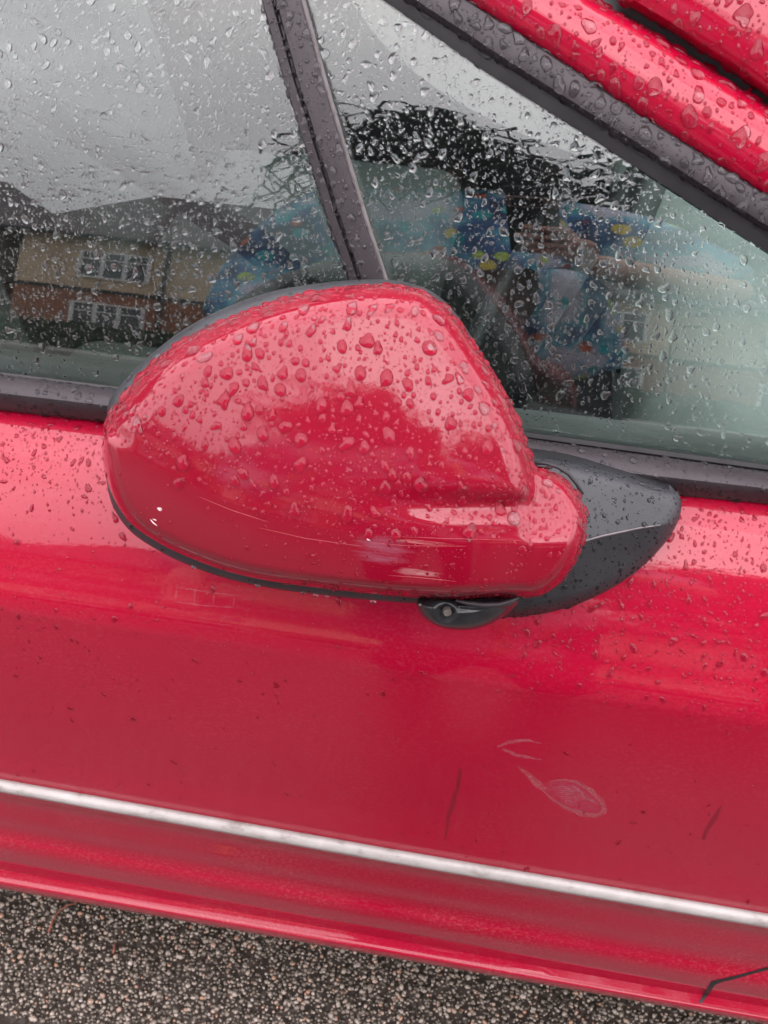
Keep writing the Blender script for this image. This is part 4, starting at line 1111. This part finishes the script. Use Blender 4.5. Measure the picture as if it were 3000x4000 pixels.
# hair: a mass of curly locks round head and over the shoulders
def hair():
    hv, hf = [], []; hc = np.array(J['head']) + np.array([0, -.015, .03])
    for k in range(900):
        a = RNG.uniform(0, 2*PI); el_ = RNG.uniform(-.25, 1.0); d = np.array([math.cos(a)*math.cos(el_*1.5), math.sin(a)*math.cos(el_*1.5), math.sin(el_*1.5)])
        if d[1] > .55 and d[2] < .45: continue          # keep the face free
        p = hc + d*np.array([.095, .105, .115])*RNG.uniform(.8, 1.0); fz = RNG.uniform(.3, 1.9)**1.3; ln = RNG.uniform(.08, .34); m = 12; w = RNG.uniform(.0025, .008); phs = RNG.uniform(0, 6)
        pts = []
        for i in range(m+1):
            t = i/m; q = p + np.array([d[0], d[1], 0])*(.085*fz*math.sin(t*PI/1.6)) + np.array([0, 0, -1])*ln*t**1.3
            q = q + np.array([math.cos(phs+t*14), math.sin(phs+t*14), 0])*.034*t**.5
            pts.append(q)
        b = len(hv)
        for i, q in enumerate(pts):
            for c in range(4): hv.append(q + w*(1-.6*i/m)*np.array([math.cos(c*PI/2+i), math.sin(c*PI/2+i), .3*math.sin(c)]))
        for i in range(m):
            for c in range(4): hf.append((b+i*4+c, b+i*4+(c+1) % 4, b+(i+1)*4+(c+1) % 4, b+(i+1)*4+c))
    return mesh('hair', hv, hf, HAIR, person)
hair()
# face features
hd = np.array(J['head'])
EYE = simple('eye', (.7, .7, .7), .1)
for s in (-1, 1):
    bm = bmesh.new(); bmesh.ops.create_uvsphere(bm, u_segments=12, v_segments=8, radius=.012); bmesh.ops.translate(bm, vec=hd+np.array([s*.032, .080, .012]), verts=bm.verts); from_bm('eye', bm, EYE, person, smooth=True)
skin('nose', [hd+np.array([0, .082, .01]), hd+np.array([0, .103, -.022]), hd+np.array([0, .085, -.03])], [(0, 1), (1, 2)], [.008, .012, .010], SKIN, person, sub=1)
LIP = simple('lips', (.4, .12, .10), .4)
skin('mouth', [hd+np.array([-.022, .083, -.052]), hd+np.array([0, .092, -.05]), hd+np.array([.022, .083, -.052])], [(0, 1), (1, 2)], [.004, .007, .004], LIP, person, sub=1)
# holding hand: palm at the phone's right edge, four fingers across its back, thumb on the screen side
hv = [wr, L(.058, -.115, -.028), L(.054, -.085, -.018)]
skin('palm', hv, [(0, 1), (1, 2)], [(.027, .022), (.036, .018), (.034, .014)], SKIN, person)
for k, (yy, ln) in enumerate([(-.062, .066), (-.081, .074), (-.099, .070), (-.115, .056)]):
    zf = .0015
    skin('finger', [L(.050, yy-.004, -.014), L(.046, yy, -.001), L(.030, yy+.002, zf), L(.046-ln*.62, yy+.005, zf+.001), L(.046-ln, yy+.007, zf-.001)], [(0, 1), (1, 2), (2, 3), (3, 4)], [.010, .0095, .0088, .0082, .0068], SKIN, person)
skin('thumb', [L(.055, -.110, -.034), L(.046, -.085, -.040), L(.028, -.066, -.034), L(.014, -.055, -.031)], [(0, 1), (1, 2), (2, 3)], [.014, .012, .0105, .008], SKIN, person)
# relaxed left hand
lw = np.array(J['hl'])
for k in range(4):
    a = lw + np.array([-.03+.02*k, .01, -.02]); skin('finger', [a, a+np.array([0, .02, -.035]), a+np.array([0, .018, -.065])], [(0, 1), (1, 2)], [.010, .009, .007], SKIN, person)
skin('thumb', [lw+np.array([.03, 0, 0]), lw+np.array([.05, .02, -.02]), lw+np.array([.05, .035, -.045])], [(0, 1), (1, 2)], [.012, .011, .008], SKIN, person)
print('script done')
